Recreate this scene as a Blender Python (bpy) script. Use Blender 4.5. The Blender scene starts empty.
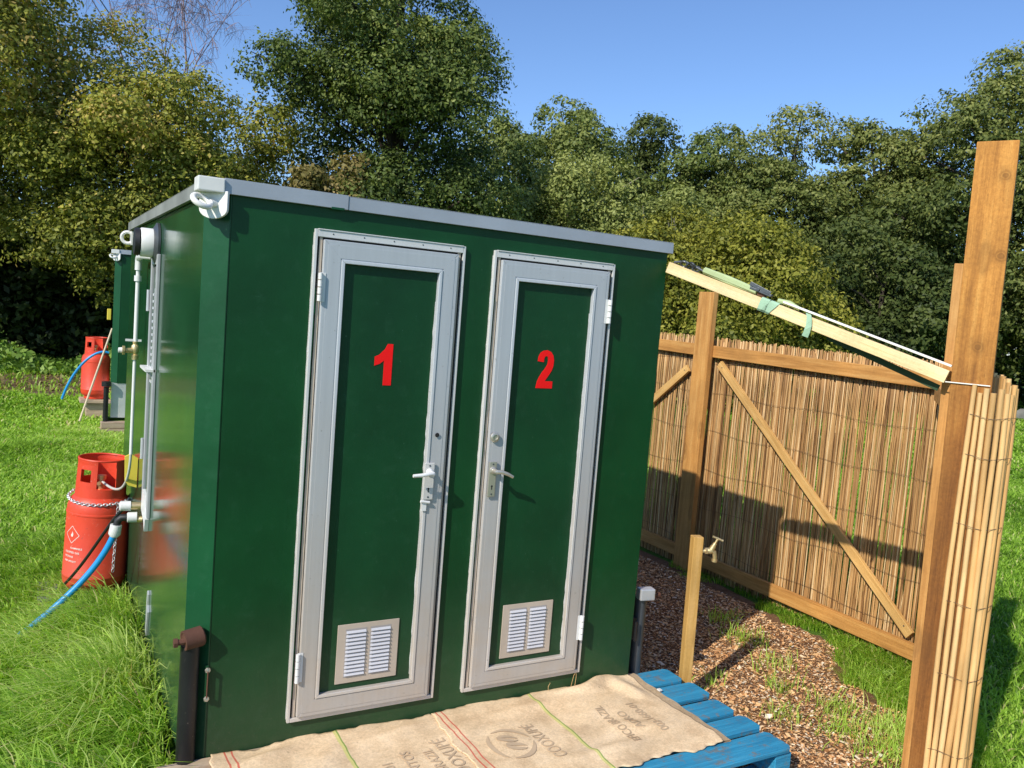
import bpy, math, random
import numpy as np
from mathutils import Vector, Matrix
C = bpy.context.scene.collection
PI = math.pi
rng = np.random.default_rng(11)
random.seed(11)

# ------------------------------------------------------------------ materials
def new_mat(name):
    m = bpy.data.materials.new(name); m.use_nodes = True
    nt = m.node_tree; b = nt.nodes['Principled BSDF']
    return m, nt, b
def N(nt, typ, **kw):
    n = nt.nodes.new(typ)
    for k, v in kw.items():
        if k.startswith('i_'):
            key = k[2:]; key = int(key) if key.isdigit() else key.replace('_', ' ')
            n.inputs[key].default_value = v
        else: setattr(n, k, v)
    return n
def ramp(nt, fac, stops):
    r = nt.nodes.new('ShaderNodeValToRGB'); e = r.color_ramp.elements
    while len(e) < len(stops): e.new(.5)
    for i, (p, c) in enumerate(stops):
        e[i].position = p; e[i].color = (c[0], c[1], c[2], 1)
    nt.links.new(fac, r.inputs[0]); return r
def mixc(nt, fac, a, b, mode='MIX'):
    m = nt.nodes.new('ShaderNodeMix'); m.data_type = 'RGBA'; m.blend_type = mode
    for k, v in ((0, fac), (6, a), (7, b)):
        if hasattr(v, 'is_linked') or hasattr(v, 'links'): nt.links.new(v, m.inputs[k])
        elif k == 0: m.inputs[0].default_value = v
        else: m.inputs[k].default_value = (v[0], v[1], v[2], 1)
    return m.outputs[2]
def math_n(nt, op, a, b=None, c=None):
    m = nt.nodes.new('ShaderNodeMath'); m.operation = op
    for i, v in enumerate((a, b, c)):
        if v is None: continue
        if isinstance(v, (int, float)): m.inputs[i].default_value = v
        else: nt.links.new(v, m.inputs[i])
    return m.outputs[0]
def coords(nt, scale=(1, 1, 1), kind='Object', rot=(0, 0, 0)):
    tc = nt.nodes.new('ShaderNodeTexCoord'); mp = nt.nodes.new('ShaderNodeMapping')
    mp.inputs['Scale'].default_value = scale; mp.inputs['Rotation'].default_value = rot
    if kind == 'World':
        g = nt.nodes.new('ShaderNodeNewGeometry'); nt.links.new(g.outputs['Position'], mp.inputs[0])
    else: nt.links.new(tc.outputs[kind], mp.inputs[0])
    return mp.outputs[0]
def noise(nt, vec, scale, detail=4, rough=.6):
    n = N(nt, 'ShaderNodeTexNoise', i_Scale=scale, i_Detail=detail, i_Roughness=rough)
    nt.links.new(vec, n.inputs['Vector']); return n.outputs['Fac']
def bump(nt, b, h, strength=.3, dist=.01):
    n = N(nt, 'ShaderNodeBump', i_Strength=strength, i_Distance=dist)
    nt.links.new(h, n.inputs['Height']); nt.links.new(n.outputs[0], b.inputs['Normal']); return n

def paint(name, col, rough=.35, var=.25, metal=0., bumps=.15, vec=(1, 1, 1), speck=None, spec=.5, kind='World'):
    m, nt, b = new_mat(name)
    v = coords(nt, vec, kind)
    n1 = noise(nt, v, 3, 6); n2 = noise(nt, v, 40, 4)
    dark = [c*(1-var) for c in col]; lite = [min(1, c*(1+var)) for c in col]
    r = ramp(nt, n1, [(.3, dark), (.7, lite)])
    out = r.outputs[0]
    if speck:
        vs = noise(nt, v, 55, 3); rs = ramp(nt, vs, [(.69, (0, 0, 0)), (.74, (1, 1, 1))])
        out = mixc(nt, rs.outputs[0], out, speck)
    nt.links.new(out, b.inputs['Base Color'])
    rr = N(nt, 'ShaderNodeMapRange', i_3=max(.02, rough-.08), i_4=rough+.12); nt.links.new(n2, rr.inputs[0])
    nt.links.new(rr.outputs[0], b.inputs['Roughness'])
    b.inputs['Metallic'].default_value = metal; b.inputs['Specular IOR Level'].default_value = spec
    if bumps: bump(nt, b, n2, bumps, .002)
    return m

def wood(name, cols, axis='Z', rough=.7, knots=True, grain=1., saw=.35, kpts=()):
    m, nt, b = new_mat(name)
    s = {'X': (1.2, 26, 26), 'Y': (26, 1.2, 26), 'Z': (26, 26, 1.2)}[axis]
    v = coords(nt, s); w = coords(nt, (1, 1, 1), 'Object')
    oi = nt.nodes.new('ShaderNodeObjectInfo')
    off = nt.nodes.new('ShaderNodeVectorMath'); off.operation = 'ADD'
    nt.links.new(v, off.inputs[0]); sc = math_n(nt, 'MULTIPLY', oi.outputs['Random'], 37.)
    nt.links.new(sc, off.inputs[1])
    g1 = noise(nt, off.outputs[0], 1.3*grain, 5, .65); g2 = noise(nt, off.outputs[0], 6*grain, 3)
    big = noise(nt, w, 2.2, 3)
    r = ramp(nt, math_n(nt, 'ADD', math_n(nt, 'MULTIPLY', g1, .75), math_n(nt, 'MULTIPLY', g2, .25)), [(.32, cols[0]), (.5, cols[1]), (.68, cols[2])])
    bigr = ramp(nt, big, [(.3, (.72, .72, .72)), (.7, (1.1, 1.1, 1.1))])
    out = mixc(nt, 1., r.outputs[0], bigr.outputs[0], 'MULTIPLY')
    fz = noise(nt, w, 70, 4, .8); fr_ = ramp(nt, fz, [(.3, (.70, .66, .60)), (.65, (1.1, 1.1, 1.1))])
    out = mixc(nt, .8 if saw > .5 else .35, out, mixc(nt, 1., out, fr_.outputs[0], 'MULTIPLY'))
    if saw > .5:      # damp, darker foot
        g_ = nt.nodes.new('ShaderNodeNewGeometry'); sz_ = nt.nodes.new('ShaderNodeSeparateXYZ'); nt.links.new(g_.outputs['Position'], sz_.inputs[0])
        dm = N(nt, 'ShaderNodeMapRange', i_1=2.35, i_2=1.85, i_3=0., i_4=1.); nt.links.new(math_n(nt, 'ADD', sz_.outputs['Z'], math_n(nt, 'MULTIPLY', big, .5)), dm.inputs[0])
        out = mixc(nt, math_n(nt, 'MULTIPLY', dm.outputs[0], .9), out, mixc(nt, 1., out, (.40, .33, .27), 'MULTIPLY'))
    if knots:
        ks = {'X': (3.2, 9, 9), 'Y': (9, 3.2, 9), 'Z': (9, 9, 3.2)}[axis]
        kv = coords(nt, ks)
        vo = N(nt, 'ShaderNodeTexVoronoi', i_Scale=1.0, i_Randomness=1.0); nt.links.new(kv, vo.inputs['Vector'])
        kr = ramp(nt, vo.outputs['Distance'], [(.0, (1, 1, 1)), (.07, (.9, .9, .9)), (.10, (.35, .35, .35)), (.20, (.55, .55, .55)), (.27, (0, 0, 0))])
        out = mixc(nt, math_n(nt, 'MULTIPLY', kr.outputs[0], .6), out, [c*.35 for c in cols[0]])
    cr = noise(nt, off.outputs[0], 3.1, 2, .5); cm = ramp(nt, cr, [(.495, (0, 0, 0)), (.5, (1, 1, 1)), (.505, (0, 0, 0))]); cb = ramp(nt, noise(nt, w, 3.3, 2), [(.5, (0, 0, 0)), (.6, (1, 1, 1))])
    out = mixc(nt, math_n(nt, 'MULTIPLY', math_n(nt, 'MULTIPLY', cm.outputs[0], cb.outputs[0]), .65), out, [c*.22 for c in cols[0]])
    for kx in kpts:
        gp = nt.nodes.new('ShaderNodeNewGeometry'); vm = nt.nodes.new('ShaderNodeVectorMath'); vm.operation = 'DISTANCE'
        nv = N(nt, 'ShaderNodeTexNoise', i_Scale=14.); nt.links.new(gp.outputs['Position'], nv.inputs['Vector'])
        nt.links.new(gp.outputs['Position'], vm.inputs[0]); vm.inputs[1].default_value = kx
        dd = math_n(nt, 'ADD', vm.outputs['Value'], math_n(nt, 'MULTIPLY', math_n(nt, 'SUBTRACT', nv.outputs['Fac'], .5), .03))
        kr = ramp(nt, dd, [(.0, (.75, .75, .75)), (.008, (.9, .9, .9)), (.012, (.25, .25, .25)), (.017, (.8, .8, .8)), (.022, (.25, .25, .25)), (.045, (0, 0, 0))])
        out = mixc(nt, math_n(nt, 'MULTIPLY', kr.outputs[0], .75), out, [c*.42 for c in cols[0]])
    nt.links.new(out, b.inputs['Base Color']); b.inputs['Roughness'].default_value = rough
    h = math_n(nt, 'ADD', g2, g1); bump(nt, b, h, saw, .003)
    return m

M = {}
def gas_mat():
    m, nt, b = new_mat('gas_bottle_red'); v = coords(nt, (1, 1, 1), 'World')
    n1 = noise(nt, v, 4, 6); n2 = noise(nt, v, 22, 6, .75); n3 = noise(nt, v, 60, 3)
    r = ramp(nt, n1, [(.3, (.62, .045, .018)), (.7, (.78, .075, .032))])
    k = ramp(nt, n2, [(.62, (0, 0, 0)), (.67, (1, 1, 1))]); out = mixc(nt, math_n(nt, 'MULTIPLY', k.outputs[0], .75), r.outputs[0], (.17, .06, .045))
    k = ramp(nt, n3, [(.66, (0, 0, 0)), (.72, (1, 1, 1))]); out = mixc(nt, math_n(nt, 'MULTIPLY', k.outputs[0], .5), out, (.62, .30, .24))
    g = nt.nodes.new('ShaderNodeNewGeometry'); sx = nt.nodes.new('ShaderNodeSeparateXYZ'); nt.links.new(g.outputs['Position'], sx.inputs[0])
    mr = N(nt, 'ShaderNodeMapRange', i_1=.30, i_2=.05, i_3=0., i_4=.6); nt.links.new(sx.outputs['Z'], mr.inputs[0]); out = mixc(nt, math_n(nt, 'MULTIPLY', mr.outputs[0], n2), out, (.16, .10, .06))
    nt.links.new(out, b.inputs['Base Color']); rr = N(nt, 'ShaderNodeMapRange', i_3=.28, i_4=.62); nt.links.new(n2, rr.inputs[0]); nt.links.new(rr.outputs[0], b.inputs['Roughness'])
    bump(nt, b, math_n(nt, 'ADD', n2, math_n(nt, 'MULTIPLY', n1, 3.)), .25, .006); return m
# glossy brushed green paint
def green_mat(name, col, rough, vec, strength, rv=(.0, .1)):
    m, nt, b = new_mat(name)
    v = coords(nt, (1, 1, 1), 'World'); vs = coords(nt, vec, 'World')
    big = noise(nt, v, 2.2, 5); fine = noise(nt, vs, 1, 5, .7); dirt = noise(nt, v, 70, 2); mid = noise(nt, v, 14, 5, .7)
    r = ramp(nt, big, [(.3, [c*.78 for c in col]), (.7, [c*1.25 for c in col])])
    d = ramp(nt, dirt, [(.73, (0, 0, 0)), (.8, (1, 1, 1))])
    out = mixc(nt, math_n(nt, 'MULTIPLY', d.outputs[0], .35), r.outputs[0], (.10, .22, .15))
    md = ramp(nt, mid, [(.55, (0, 0, 0)), (.75, (1, 1, 1))])
    out = mixc(nt, math_n(nt, 'MULTIPLY', md.outputs[0], .13), out, (.04, .13, .07))
    # splash dust near the foot
    g = nt.nodes.new('ShaderNodeNewGeometry'); sx = nt.nodes.new('ShaderNodeSeparateXYZ'); nt.links.new(g.outputs['Position'], sx.inputs[0])
    mr = N(nt, 'ShaderNodeMapRange', i_1=.75, i_2=.1, i_3=0., i_4=.5); nt.links.new(sx.outputs['Z'], mr.inputs[0])
    f = math_n(nt, 'MULTIPLY', mr.outputs[0], math_n(nt, 'ADD', mid, .1)); sp = ramp(nt, noise(nt, v, 38, 4, .8), [(.56, (0, 0, 0)), (.66, (1, 1, 1))]); f = math_n(nt, 'ADD', f, math_n(nt, 'MULTIPLY', math_n(nt, 'MULTIPLY', sp.outputs[0], mr.outputs[0]), .45))
    scr = ramp(nt, noise(nt, coords(nt, (3, 3, 60), 'World', rot=(.3, .2, 0)), 1.5, 2), [(.493, (0, 0, 0)), (.5, (1, 1, 1)), (.507, (0, 0, 0))]); out = mixc(nt, math_n(nt, 'MULTIPLY', math_n(nt, 'MULTIPLY', scr.outputs[0], md.outputs[0]), .35), out, (.05, .16, .10))
    out = mixc(nt, f, out, (.07, .085, .05))
    nt.links.new(out, b.inputs['Base Color'])
    rr = N(nt, 'ShaderNodeMapRange', i_3=rough+rv[0], i_4=rough+rv[1]); nt.links.new(mid, rr.inputs[0])
    nt.links.new(rr.outputs[0], b.inputs['Roughness'])
    h = math_n(nt, 'ADD', math_n(nt, 'ADD', fine, math_n(nt, 'MULTIPLY', mid, .6)), math_n(nt, 'MULTIPLY', big, 5. if rough < .2 else 9.))
    b.inputs['Specular IOR Level'].default_value = .5 if rough < .2 else .3
    bump(nt, b, h, strength, .002)
    return m
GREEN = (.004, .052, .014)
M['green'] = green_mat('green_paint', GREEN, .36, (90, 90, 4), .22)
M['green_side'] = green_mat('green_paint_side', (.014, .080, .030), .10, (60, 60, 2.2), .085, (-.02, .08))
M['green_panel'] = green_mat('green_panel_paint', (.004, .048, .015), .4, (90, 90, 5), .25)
M['green_edge'] = green_mat('green_post_paint', (.006, .064, .023), .34, (40, 40, 10), .3)

def alu(name, col=(.47, .50, .53), warm=(.48, .41, .335)):
    m, nt, b = new_mat(name)
    g = nt.nodes.new('ShaderNodeNewGeometry'); sx = nt.nodes.new('ShaderNodeSeparateXYZ'); nt.links.new(g.outputs['Position'], sx.inputs[0])
    v = coords(nt, (1, 1, 1), 'World'); vs = coords(nt, (50, 50, 1.5), 'World')
    n1 = noise(nt, v, 6, 5, .7); n2 = noise(nt, vs, 1.2, 4); n3 = noise(nt, v, 45, 3)
    mr = N(nt, 'ShaderNodeMapRange', i_1=1.75, i_2=.55, i_3=0., i_4=1.); nt.links.new(sx.outputs['Z'], mr.inputs[0])
    f = math_n(nt, 'MULTIPLY', mr.outputs[0], math_n(nt, 'ADD', n1, .25))
    out = mixc(nt, f, col, warm)
    r = ramp(nt, n2, [(.3, (.95, .95, .95)), (.7, (1.03, 1.03, 1.03))])
    out = mixc(nt, 1., out, r.outputs[0], 'MULTIPLY')
    d = ramp(nt, n3, [(.68, (0, 0, 0)), (.78, (1, 1, 1))])
    out = mixc(nt, math_n(nt, 'MULTIPLY', d.outputs[0], .45), out, (.16, .15, .12))
    nt.links.new(out, b.inputs['Base Color']); b.inputs['Roughness'].default_value = .45; b.inputs['Metallic'].default_value = .1
    bump(nt, b, n1, .12, .002); return m
M['alu'] = alu('painted_aluminium'); M['alu_edge'] = alu('bright_aluminium_edge', (.66, .66, .65), (.58, .52, .45))
M['alu_in'] = alu('aluminium_bead', (.58, .61, .65), (.60, .52, .43))
M['vent'] = paint('vent_beige', (.50, .415, .33), .5, .12)
M['vent_slat'] = paint('vent_slat_enamel', (.57, .56, .58), .35, .08)
M['vent_back'] = paint('vent_backing', (.36, .33, .31), .6, .1)
M['gap'] = paint('black_gap', (.012, .012, .012), .8, .1, bumps=0)
M['red'] = paint('red_vinyl', (.92, .010, .010), .55, .06, bumps=0, spec=.2)
M['grey_trim'] = paint('grey_roof_trim', (.39, .42, .47), .42, .12, .25)
M['grey_dull'] = paint('weathered_grey_trim', (.22, .23, .21), .6, .3, speck=(.05, .055, .04))
M['grey_dull2'] = paint('dull_aluminium', (.44, .45, .46), .5, .2, .2)
M['roof'] = paint('roof_felt', (.12, .12, .12), .8, .2)
M['white'] = paint('white_enamel', (.76, .75, .72), .35, .08, speck=(.45, .40, .3))
M['white_plastic'] = paint('white_plastic', (.74, .74, .72), .35, .05, bumps=.03)
M['chrome'] = paint('worn_chrome', (.55, .52, .45), .3, .12, .6, .05)
M['steel'] = paint('galvanised_steel', (.64, .65, .66), .4, .2, .5, .15)
M['brass'] = paint('brass', (.72, .55, .28), .35, .2, .7, .1)
M['rust'] = paint('rusty_iron', (.11, .045, .026), .75, .45, .1, .6, speck=(.05, .02, .015))
M['black_iron'] = paint('black_iron', (.016, .016, .018), .38, .4, .2, .35, speck=(.2, .18, .15))
M['dark_steel'] = paint('dark_grey_tube', (.09, .10, .11), .4, .3, .5, .2)
M['gas_red'] = gas_mat()
M['label_white'] = paint('faded_white_print', (.78, .62, .56), .5, .1, bumps=0)
M['yellow'] = paint('yellow_plastic', (.80, .64, .08), .45, .15, bumps=.05)
M['black_rubber'] = paint('black_rubber', (.014, .014, .015), .5, .2, bumps=.05)
M['blue_pipe'] = paint('blue_pipe', (.01, .27, .62), .38, .1, bumps=.05)
M['cream_hose'] = paint('cream_pipe', (.72, .58, .42), .5, .1)
M['clear_hose'] = paint('grey_clear_hose', (.55, .57, .53), .3, .1)
M['strap'] = paint('green_webbing', (.34, .52, .36), .8, .2, bumps=.5, vec=(1, 1, 1))
M['strap_pale'] = paint('faded_green_webbing', (.42, .50, .26), .85, .15, bumps=.5)
M['strap_dark'] = paint('dark_green_webbing', (.03, .06, .025), .85, .2, bumps=.4)
M['lath'] = paint('white_lath', (.80, .78, .70), .6, .1)
M['stone'] = paint('grey_stone', (.16, .16, .145), .9, .4, bumps=.8)
PINE = ((.36, .16, .035), (.56, .27, .070), (.70, .40, .13))
M['pine_z'] = wood('treated_pine_upright', PINE, 'Z'); M['pine_y'] = wood('treated_pine_rail', PINE, 'Y')
M['pine_dark'] = wood('rough_sawn_pine', ((.34, .135, .022), (.58, .255, .048), (.74, .37, .088)), 'Z', .8, True, 1., 1., kpts=((2.342, -1.219, 2.60), (2.350, -1.236, 2.29), (2.332, -1.199, 1.93), (2.352, -1.240, 1.45), (2.330, -1.195, .93), (2.336, -1.208, .55)))
M['pine_pale'] = wood('fresh_pine', ((.70, .48, .20), (.84, .64, .33), (.90, .74, .44)), 'X', .6)
M['pine_stake'] = wood('yellow_pine_stake', ((.48, .26, .06), (.62, .36, .10), (.70, .43, .15)), 'Z', .6)
M['pale_board'] = wood('weathered_board', ((.36, .25, .16), (.5, .38, .26), (.6, .48, .35)), 'X', .8)
def blue_board():
    m, nt, b = new_mat('blue_pallet_paint')
    v = coords(nt, (2, 40, 40)); w = coords(nt, (1, 1, 1), 'World')
    g = noise(nt, v, 1.2, 5, .7); s = noise(nt, w, 18, 5, .75); f = noise(nt, w, 5, 4)
    r = ramp(nt, g, [(.25, (.012, .16, .31)), (.55, (.035, .28, .47)), (.8, (.09, .42, .62))])
    k = ramp(nt, s, [(.56, (0, 0, 0)), (.64, (1, 1, 1))])
    out = mixc(nt, math_n(nt, 'MULTIPLY', k.outputs[0], math_n(nt, 'MULTIPLY', f, 1.3)), r.outputs[0], (.20, .19, .16))
    g2 = noise(nt, v, 5, 3, .8); k2 = ramp(nt, g2, [(.62, (0, 0, 0)), (.72, (1, 1, 1))]); out = mixc(nt, math_n(nt, 'MULTIPLY', k2.outputs[0], .7), out, (.02, .045, .08))
    d3 = ramp(nt, noise(nt, w, 9, 6, .8), [(.5, (0, 0, 0)), (.75, (1, 1, 1))]); out = mixc(nt, math_n(nt, 'MULTIPLY', d3.outputs[0], .6), out, (.13, .11, .08))
    nt.links.new(out, b.inputs['Base Color']); b.inputs['Roughness'].default_value = .75; b.inputs['Specular IOR Level'].default_value = .25
    bump(nt, b, g, .9, .005); return m
M['blue'] = blue_board()

def island_mat(name, stops, rough=.6, axis_stretch=None, spec=.4):
    m, nt, b = new_mat(name)
    g = nt.nodes.new('ShaderNodeNewGeometry')
    r = ramp(nt, g.outputs['Random Per Island'], stops)
    v = coords(nt, (8, 8, 1.6), 'World'); n1 = noise(nt, v, 2.5, 4)
    k = ramp(nt, n1, [(.3, (.7, .7, .7)), (.7, (1.15, 1.15, 1.15))])
    out = mixc(nt, 1., r.outputs[0], k.outputs[0], 'MULTIPLY')
    nt.links.new(out, b.inputs['Base Color']); b.inputs['Roughness'].default_value = rough
    b.inputs['Specular IOR Level'].default_value = spec
    return m
M['reed'] = island_mat('split_reed', [(0, (.17, .08, .028)), (.18, (.33, .17, .06)), (.45, (.47, .26, .095)), (.8, (.57, .34, .135)), (1, (.74, .53, .28))])
M['cane'] = island_mat('pale_cane', [(0, (.60, .34, .12)), (.5, (.74, .46, .19)), (1, (.82, .58, .28))], .45)
M['wire'] = paint('rusty_wire', (.16, .10, .06), .6, .2, .4, 0)

def leaf_mat(name, stops, transl=.24, rough=.5):
    m, nt, b = new_mat(name)
    a = N(nt, 'ShaderNodeAttribute', attribute_name='tint', attribute_type='GEOMETRY')
    r = ramp(nt, a.outputs['Fac'], stops)
    nt.links.new(r.outputs[0], b.inputs['Base Color']); b.inputs['Roughness'].default_value = rough
    b.inputs['Specular IOR Level'].default_value = .18
    t = nt.nodes.new('ShaderNodeBsdfTranslucent')
    tc = mixc(nt, 1., r.outputs[0], (1.25, 1.3, .55), 'MULTIPLY'); nt.links.new(tc, t.inputs[0])
    mx = nt.nodes.new('ShaderNodeMixShader'); mx.inputs[0].default_value = transl
    nt.links.new(b.outputs[0], mx.inputs[1]); nt.links.new(t.outputs[0], mx.inputs[2])
    nt.links.new(mx.outputs[0], nt.nodes['Material Output'].inputs[0])
    return m
M['l_hazel'] = leaf_mat('hazel_leaves', [(0, (0.058, 0.078, 0.013)), (.45, (0.221, 0.240, 0.036)), (.75, (0.390, 0.377, 0.065)), (.93, (0.520, 0.390, 0.117)), (1, (.46, .33, .10))])
M['l_ash'] = leaf_mat('ash_leaves', [(0, (0.032, 0.054, 0.014)), (.5, (0.107, 0.153, 0.034)), (1, (0.257, 0.295, 0.077))])
M['l_mid'] = leaf_mat('mixed_leaves', [(0, (0.048, 0.074, 0.017)), (.5, (0.126, 0.172, 0.041)), (1, (0.241, 0.275, 0.077))])
M['l_brown'] = leaf_mat('bronzed_leaves', [(0, (0.091, 0.078, 0.023)), (.5, (0.208, 0.182, 0.055)), (1, (0.364, 0.273, 0.117))])
M['l_willow'] = leaf_mat('willow_leaves', [(0, (0.104, 0.131, 0.032)), (.5, (0.228, 0.267, 0.069)), (1, (0.372, 0.403, 0.131))])
M['l_yellow'] = leaf_mat('yellow_green_leaves', [(0, (0.064, 0.082, 0.014)), (.5, (0.222, 0.229, 0.031)), (1, (0.381, 0.356, 0.063))])
M['l_oak'] = leaf_mat('oak_leaves', [(0, (0.041, 0.063, 0.016)), (.5, (0.143, 0.177, 0.043)), (1, (0.286, 0.297, 0.086))])
M['l_dark'] = leaf_mat('shade_toned_leaves', [(0, (0.019, 0.032, 0.009)), (.5, (0.052, 0.077, 0.020)), (1, (0.111, 0.140, 0.036))])  # darker leaf stops put the shade of the wood into the colour
M['grass'] = leaf_mat('grass_blades', [(0, (.13, .26, .025)), (.45, (.33, .55, .06)), (.85, (.52, .72, .14)), (.93, (.64, .72, .26)), (1, (.66, .52, .28))], .42, .38)
M['nettle'] = leaf_mat('nettle_leaves', [(0, (.06, .12, .02)), (.5, (.16, .29, .045)), (1, (.30, .44, .10))])
def bark(name, a, c):
    m, nt, b = new_mat(name); v = coords(nt, (6, 6, 1.5), 'World')
    n = noise(nt, v, 3, 6, .7); r = ramp(nt, n, [(.35, a), (.7, c)]); nt.links.new(r.outputs[0], b.inputs['Base Color'])
    b.inputs['Roughness'].default_value = .9; bump(nt, b, n, .7, .02); return m
M['bark'] = bark('bark', (.03, .024, .017), (.10, .08, .06)); M['bark_pale'] = bark('pale_bark', (.22, .2, .14), (.4, .37, .28))
M['bark_birch'] = bark('birch_twigs', (.24, .17, .18), (.38, .28, .28))

def ground_mat(name, a, b2, c, s1=6, s2=60):
    m, nt, b = new_mat(name); v = coords(nt, (1, 1, 1), 'World')
    n1 = noise(nt, v, s1, 6, .65); n2 = noise(nt, v, s2, 5, .8)
    r = ramp(nt, n1, [(.3, a), (.5, b2), (.72, c)]); k = ramp(nt, n2, [(.3, (.5, .5, .5)), (.7, (1.3, 1.3, 1.3))])
    nt.links.new(mixc(nt, 1., r.outputs[0], k.outputs[0], 'MULTIPLY'), b.inputs['Base Color'])
    b.inputs['Roughness'].default_value = .95; b.inputs['Specular IOR Level'].default_value = .1
    bump(nt, b, n2, .8, .03); return m
M['turf'] = ground_mat('turf', (.08, .15, .022), (.13, .24, .035), (.19, .32, .055), 1.1, 45)
M['soil'] = ground_mat('bare_soil', (.10, .065, .036), (.19, .13, .08), (.27, .20, .13), 3, 30)
M['chip_bed'] = ground_mat('chip_bed_soil', (.17, .085, .045), (.28, .15, .08), (.38, .23, .14), 8, 90)
M['chips'] = island_mat('wood_chips', [(0, (.36, .15, .05)), (.35, (.74, .38, .155)), (.7, (.88, .55, .26)), (.93, (.88, .70, .48)), (1, (.90, .82, .66))], .8)

# burlap with woven stripes (stripe x positions in metres on the pallet)
def burlap(name, greens, reds, tone=1.):
    m, nt, b = new_mat(name); v = coords(nt, (1, 1, 1), 'World')
    g = nt.nodes.new('ShaderNodeNewGeometry'); sx = nt.nodes.new('ShaderNodeSeparateXYZ'); nt.links.new(g.outputs['Position'], sx.inputs[0])
    n1 = noise(nt, v, 5, 5, .7); n2 = noise(nt, v, 90, 3, .8); wob = noise(nt, v, 7, 2)
    wx = N(nt, 'ShaderNodeTexWave', i_Scale=95., i_Distortion=1.5, i_Detail=1.); wx.bands_direction = 'X'; nt.links.new(v, wx.inputs[0])
    wy = N(nt, 'ShaderNodeTexWave', i_Scale=80., i_Distortion=1.5, i_Detail=1.); wy.bands_direction = 'Y'; nt.links.new(v, wy.inputs[0])
    r = ramp(nt, n1, [(.28, (.62*tone, .43*tone, .25*tone)), (.5, (.82*tone, .61*tone, .38*tone)), (.72, (.90*tone, .70*tone, .47*tone))])
    k = ramp(nt, n2, [(.3, (.78, .78, .78)), (.7, (1.12, 1.12, 1.12))])
    out = mixc(nt, 1., r.outputs[0], k.outputs[0], 'MULTIPLY')
    st = ramp(nt, noise(nt, v, 26, 2), [(.70, (0, 0, 0)), (.76, (1, 1, 1))])
    out = mixc(nt, math_n(nt, 'MULTIPLY', st.outputs[0], .4), out, (.22, .13, .07))
    sm_ = ramp(nt, noise(nt, v, 4.3, 5, .7), [(.50, (0, 0, 0)), (.68, (1, 1, 1))]); out = mixc(nt, math_n(nt, 'MULTIPLY', sm_.outputs[0], .38), out, (.42*tone, .30*tone, .18*tone))
    X = math_n(nt, 'ADD', sx.outputs['X'], math_n(nt, 'MULTIPLY', wob, .02))
    def stripe(x0, w, col, amt, out):
        d = math_n(nt, 'ABSOLUTE', math_n(nt, 'SUBTRACT', X, x0+.01)); f = math_n(nt, 'LESS_THAN', d, w)
        return mixc(nt, math_n(nt, 'MULTIPLY', f, amt), out, col)
    for x0 in greens:
        out = stripe(x0-.008, .008, (.62, .60, .20), .8, out); out = stripe(x0, .0032, (.16, .30, .05), .8, out)
    for x0 in reds:
        out = stripe(x0, .0035, (.62, .09, .06), .8, out); out = stripe(x0+.026, .0035, (.62, .09, .06), .8, out)
    nt.links.new(out, b.inputs['Base Color']); b.inputs['Roughness'].default_value = .95; b.inputs['Specular IOR Level'].default_value = .1
    h = math_n(nt, 'ADD', math_n(nt, 'ADD', wx.outputs['Fac'], wy.outputs['Fac']), math_n(nt, 'MULTIPLY', n2, 1.2))
    bump(nt, b, h, .35, .0015); return m
M['sack_a'] = burlap('burlap_near_wood', [.205], [-.232]); M['sack_b'] = burlap('burlap_on_blue', [1.135], [.655])
M['hem'] = burlap('burlap_hem', [], [], .62)
M['ink'] = paint('faded_ink', (.47, .35, .23), .95, .3, bumps=0, spec=.1)

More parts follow.
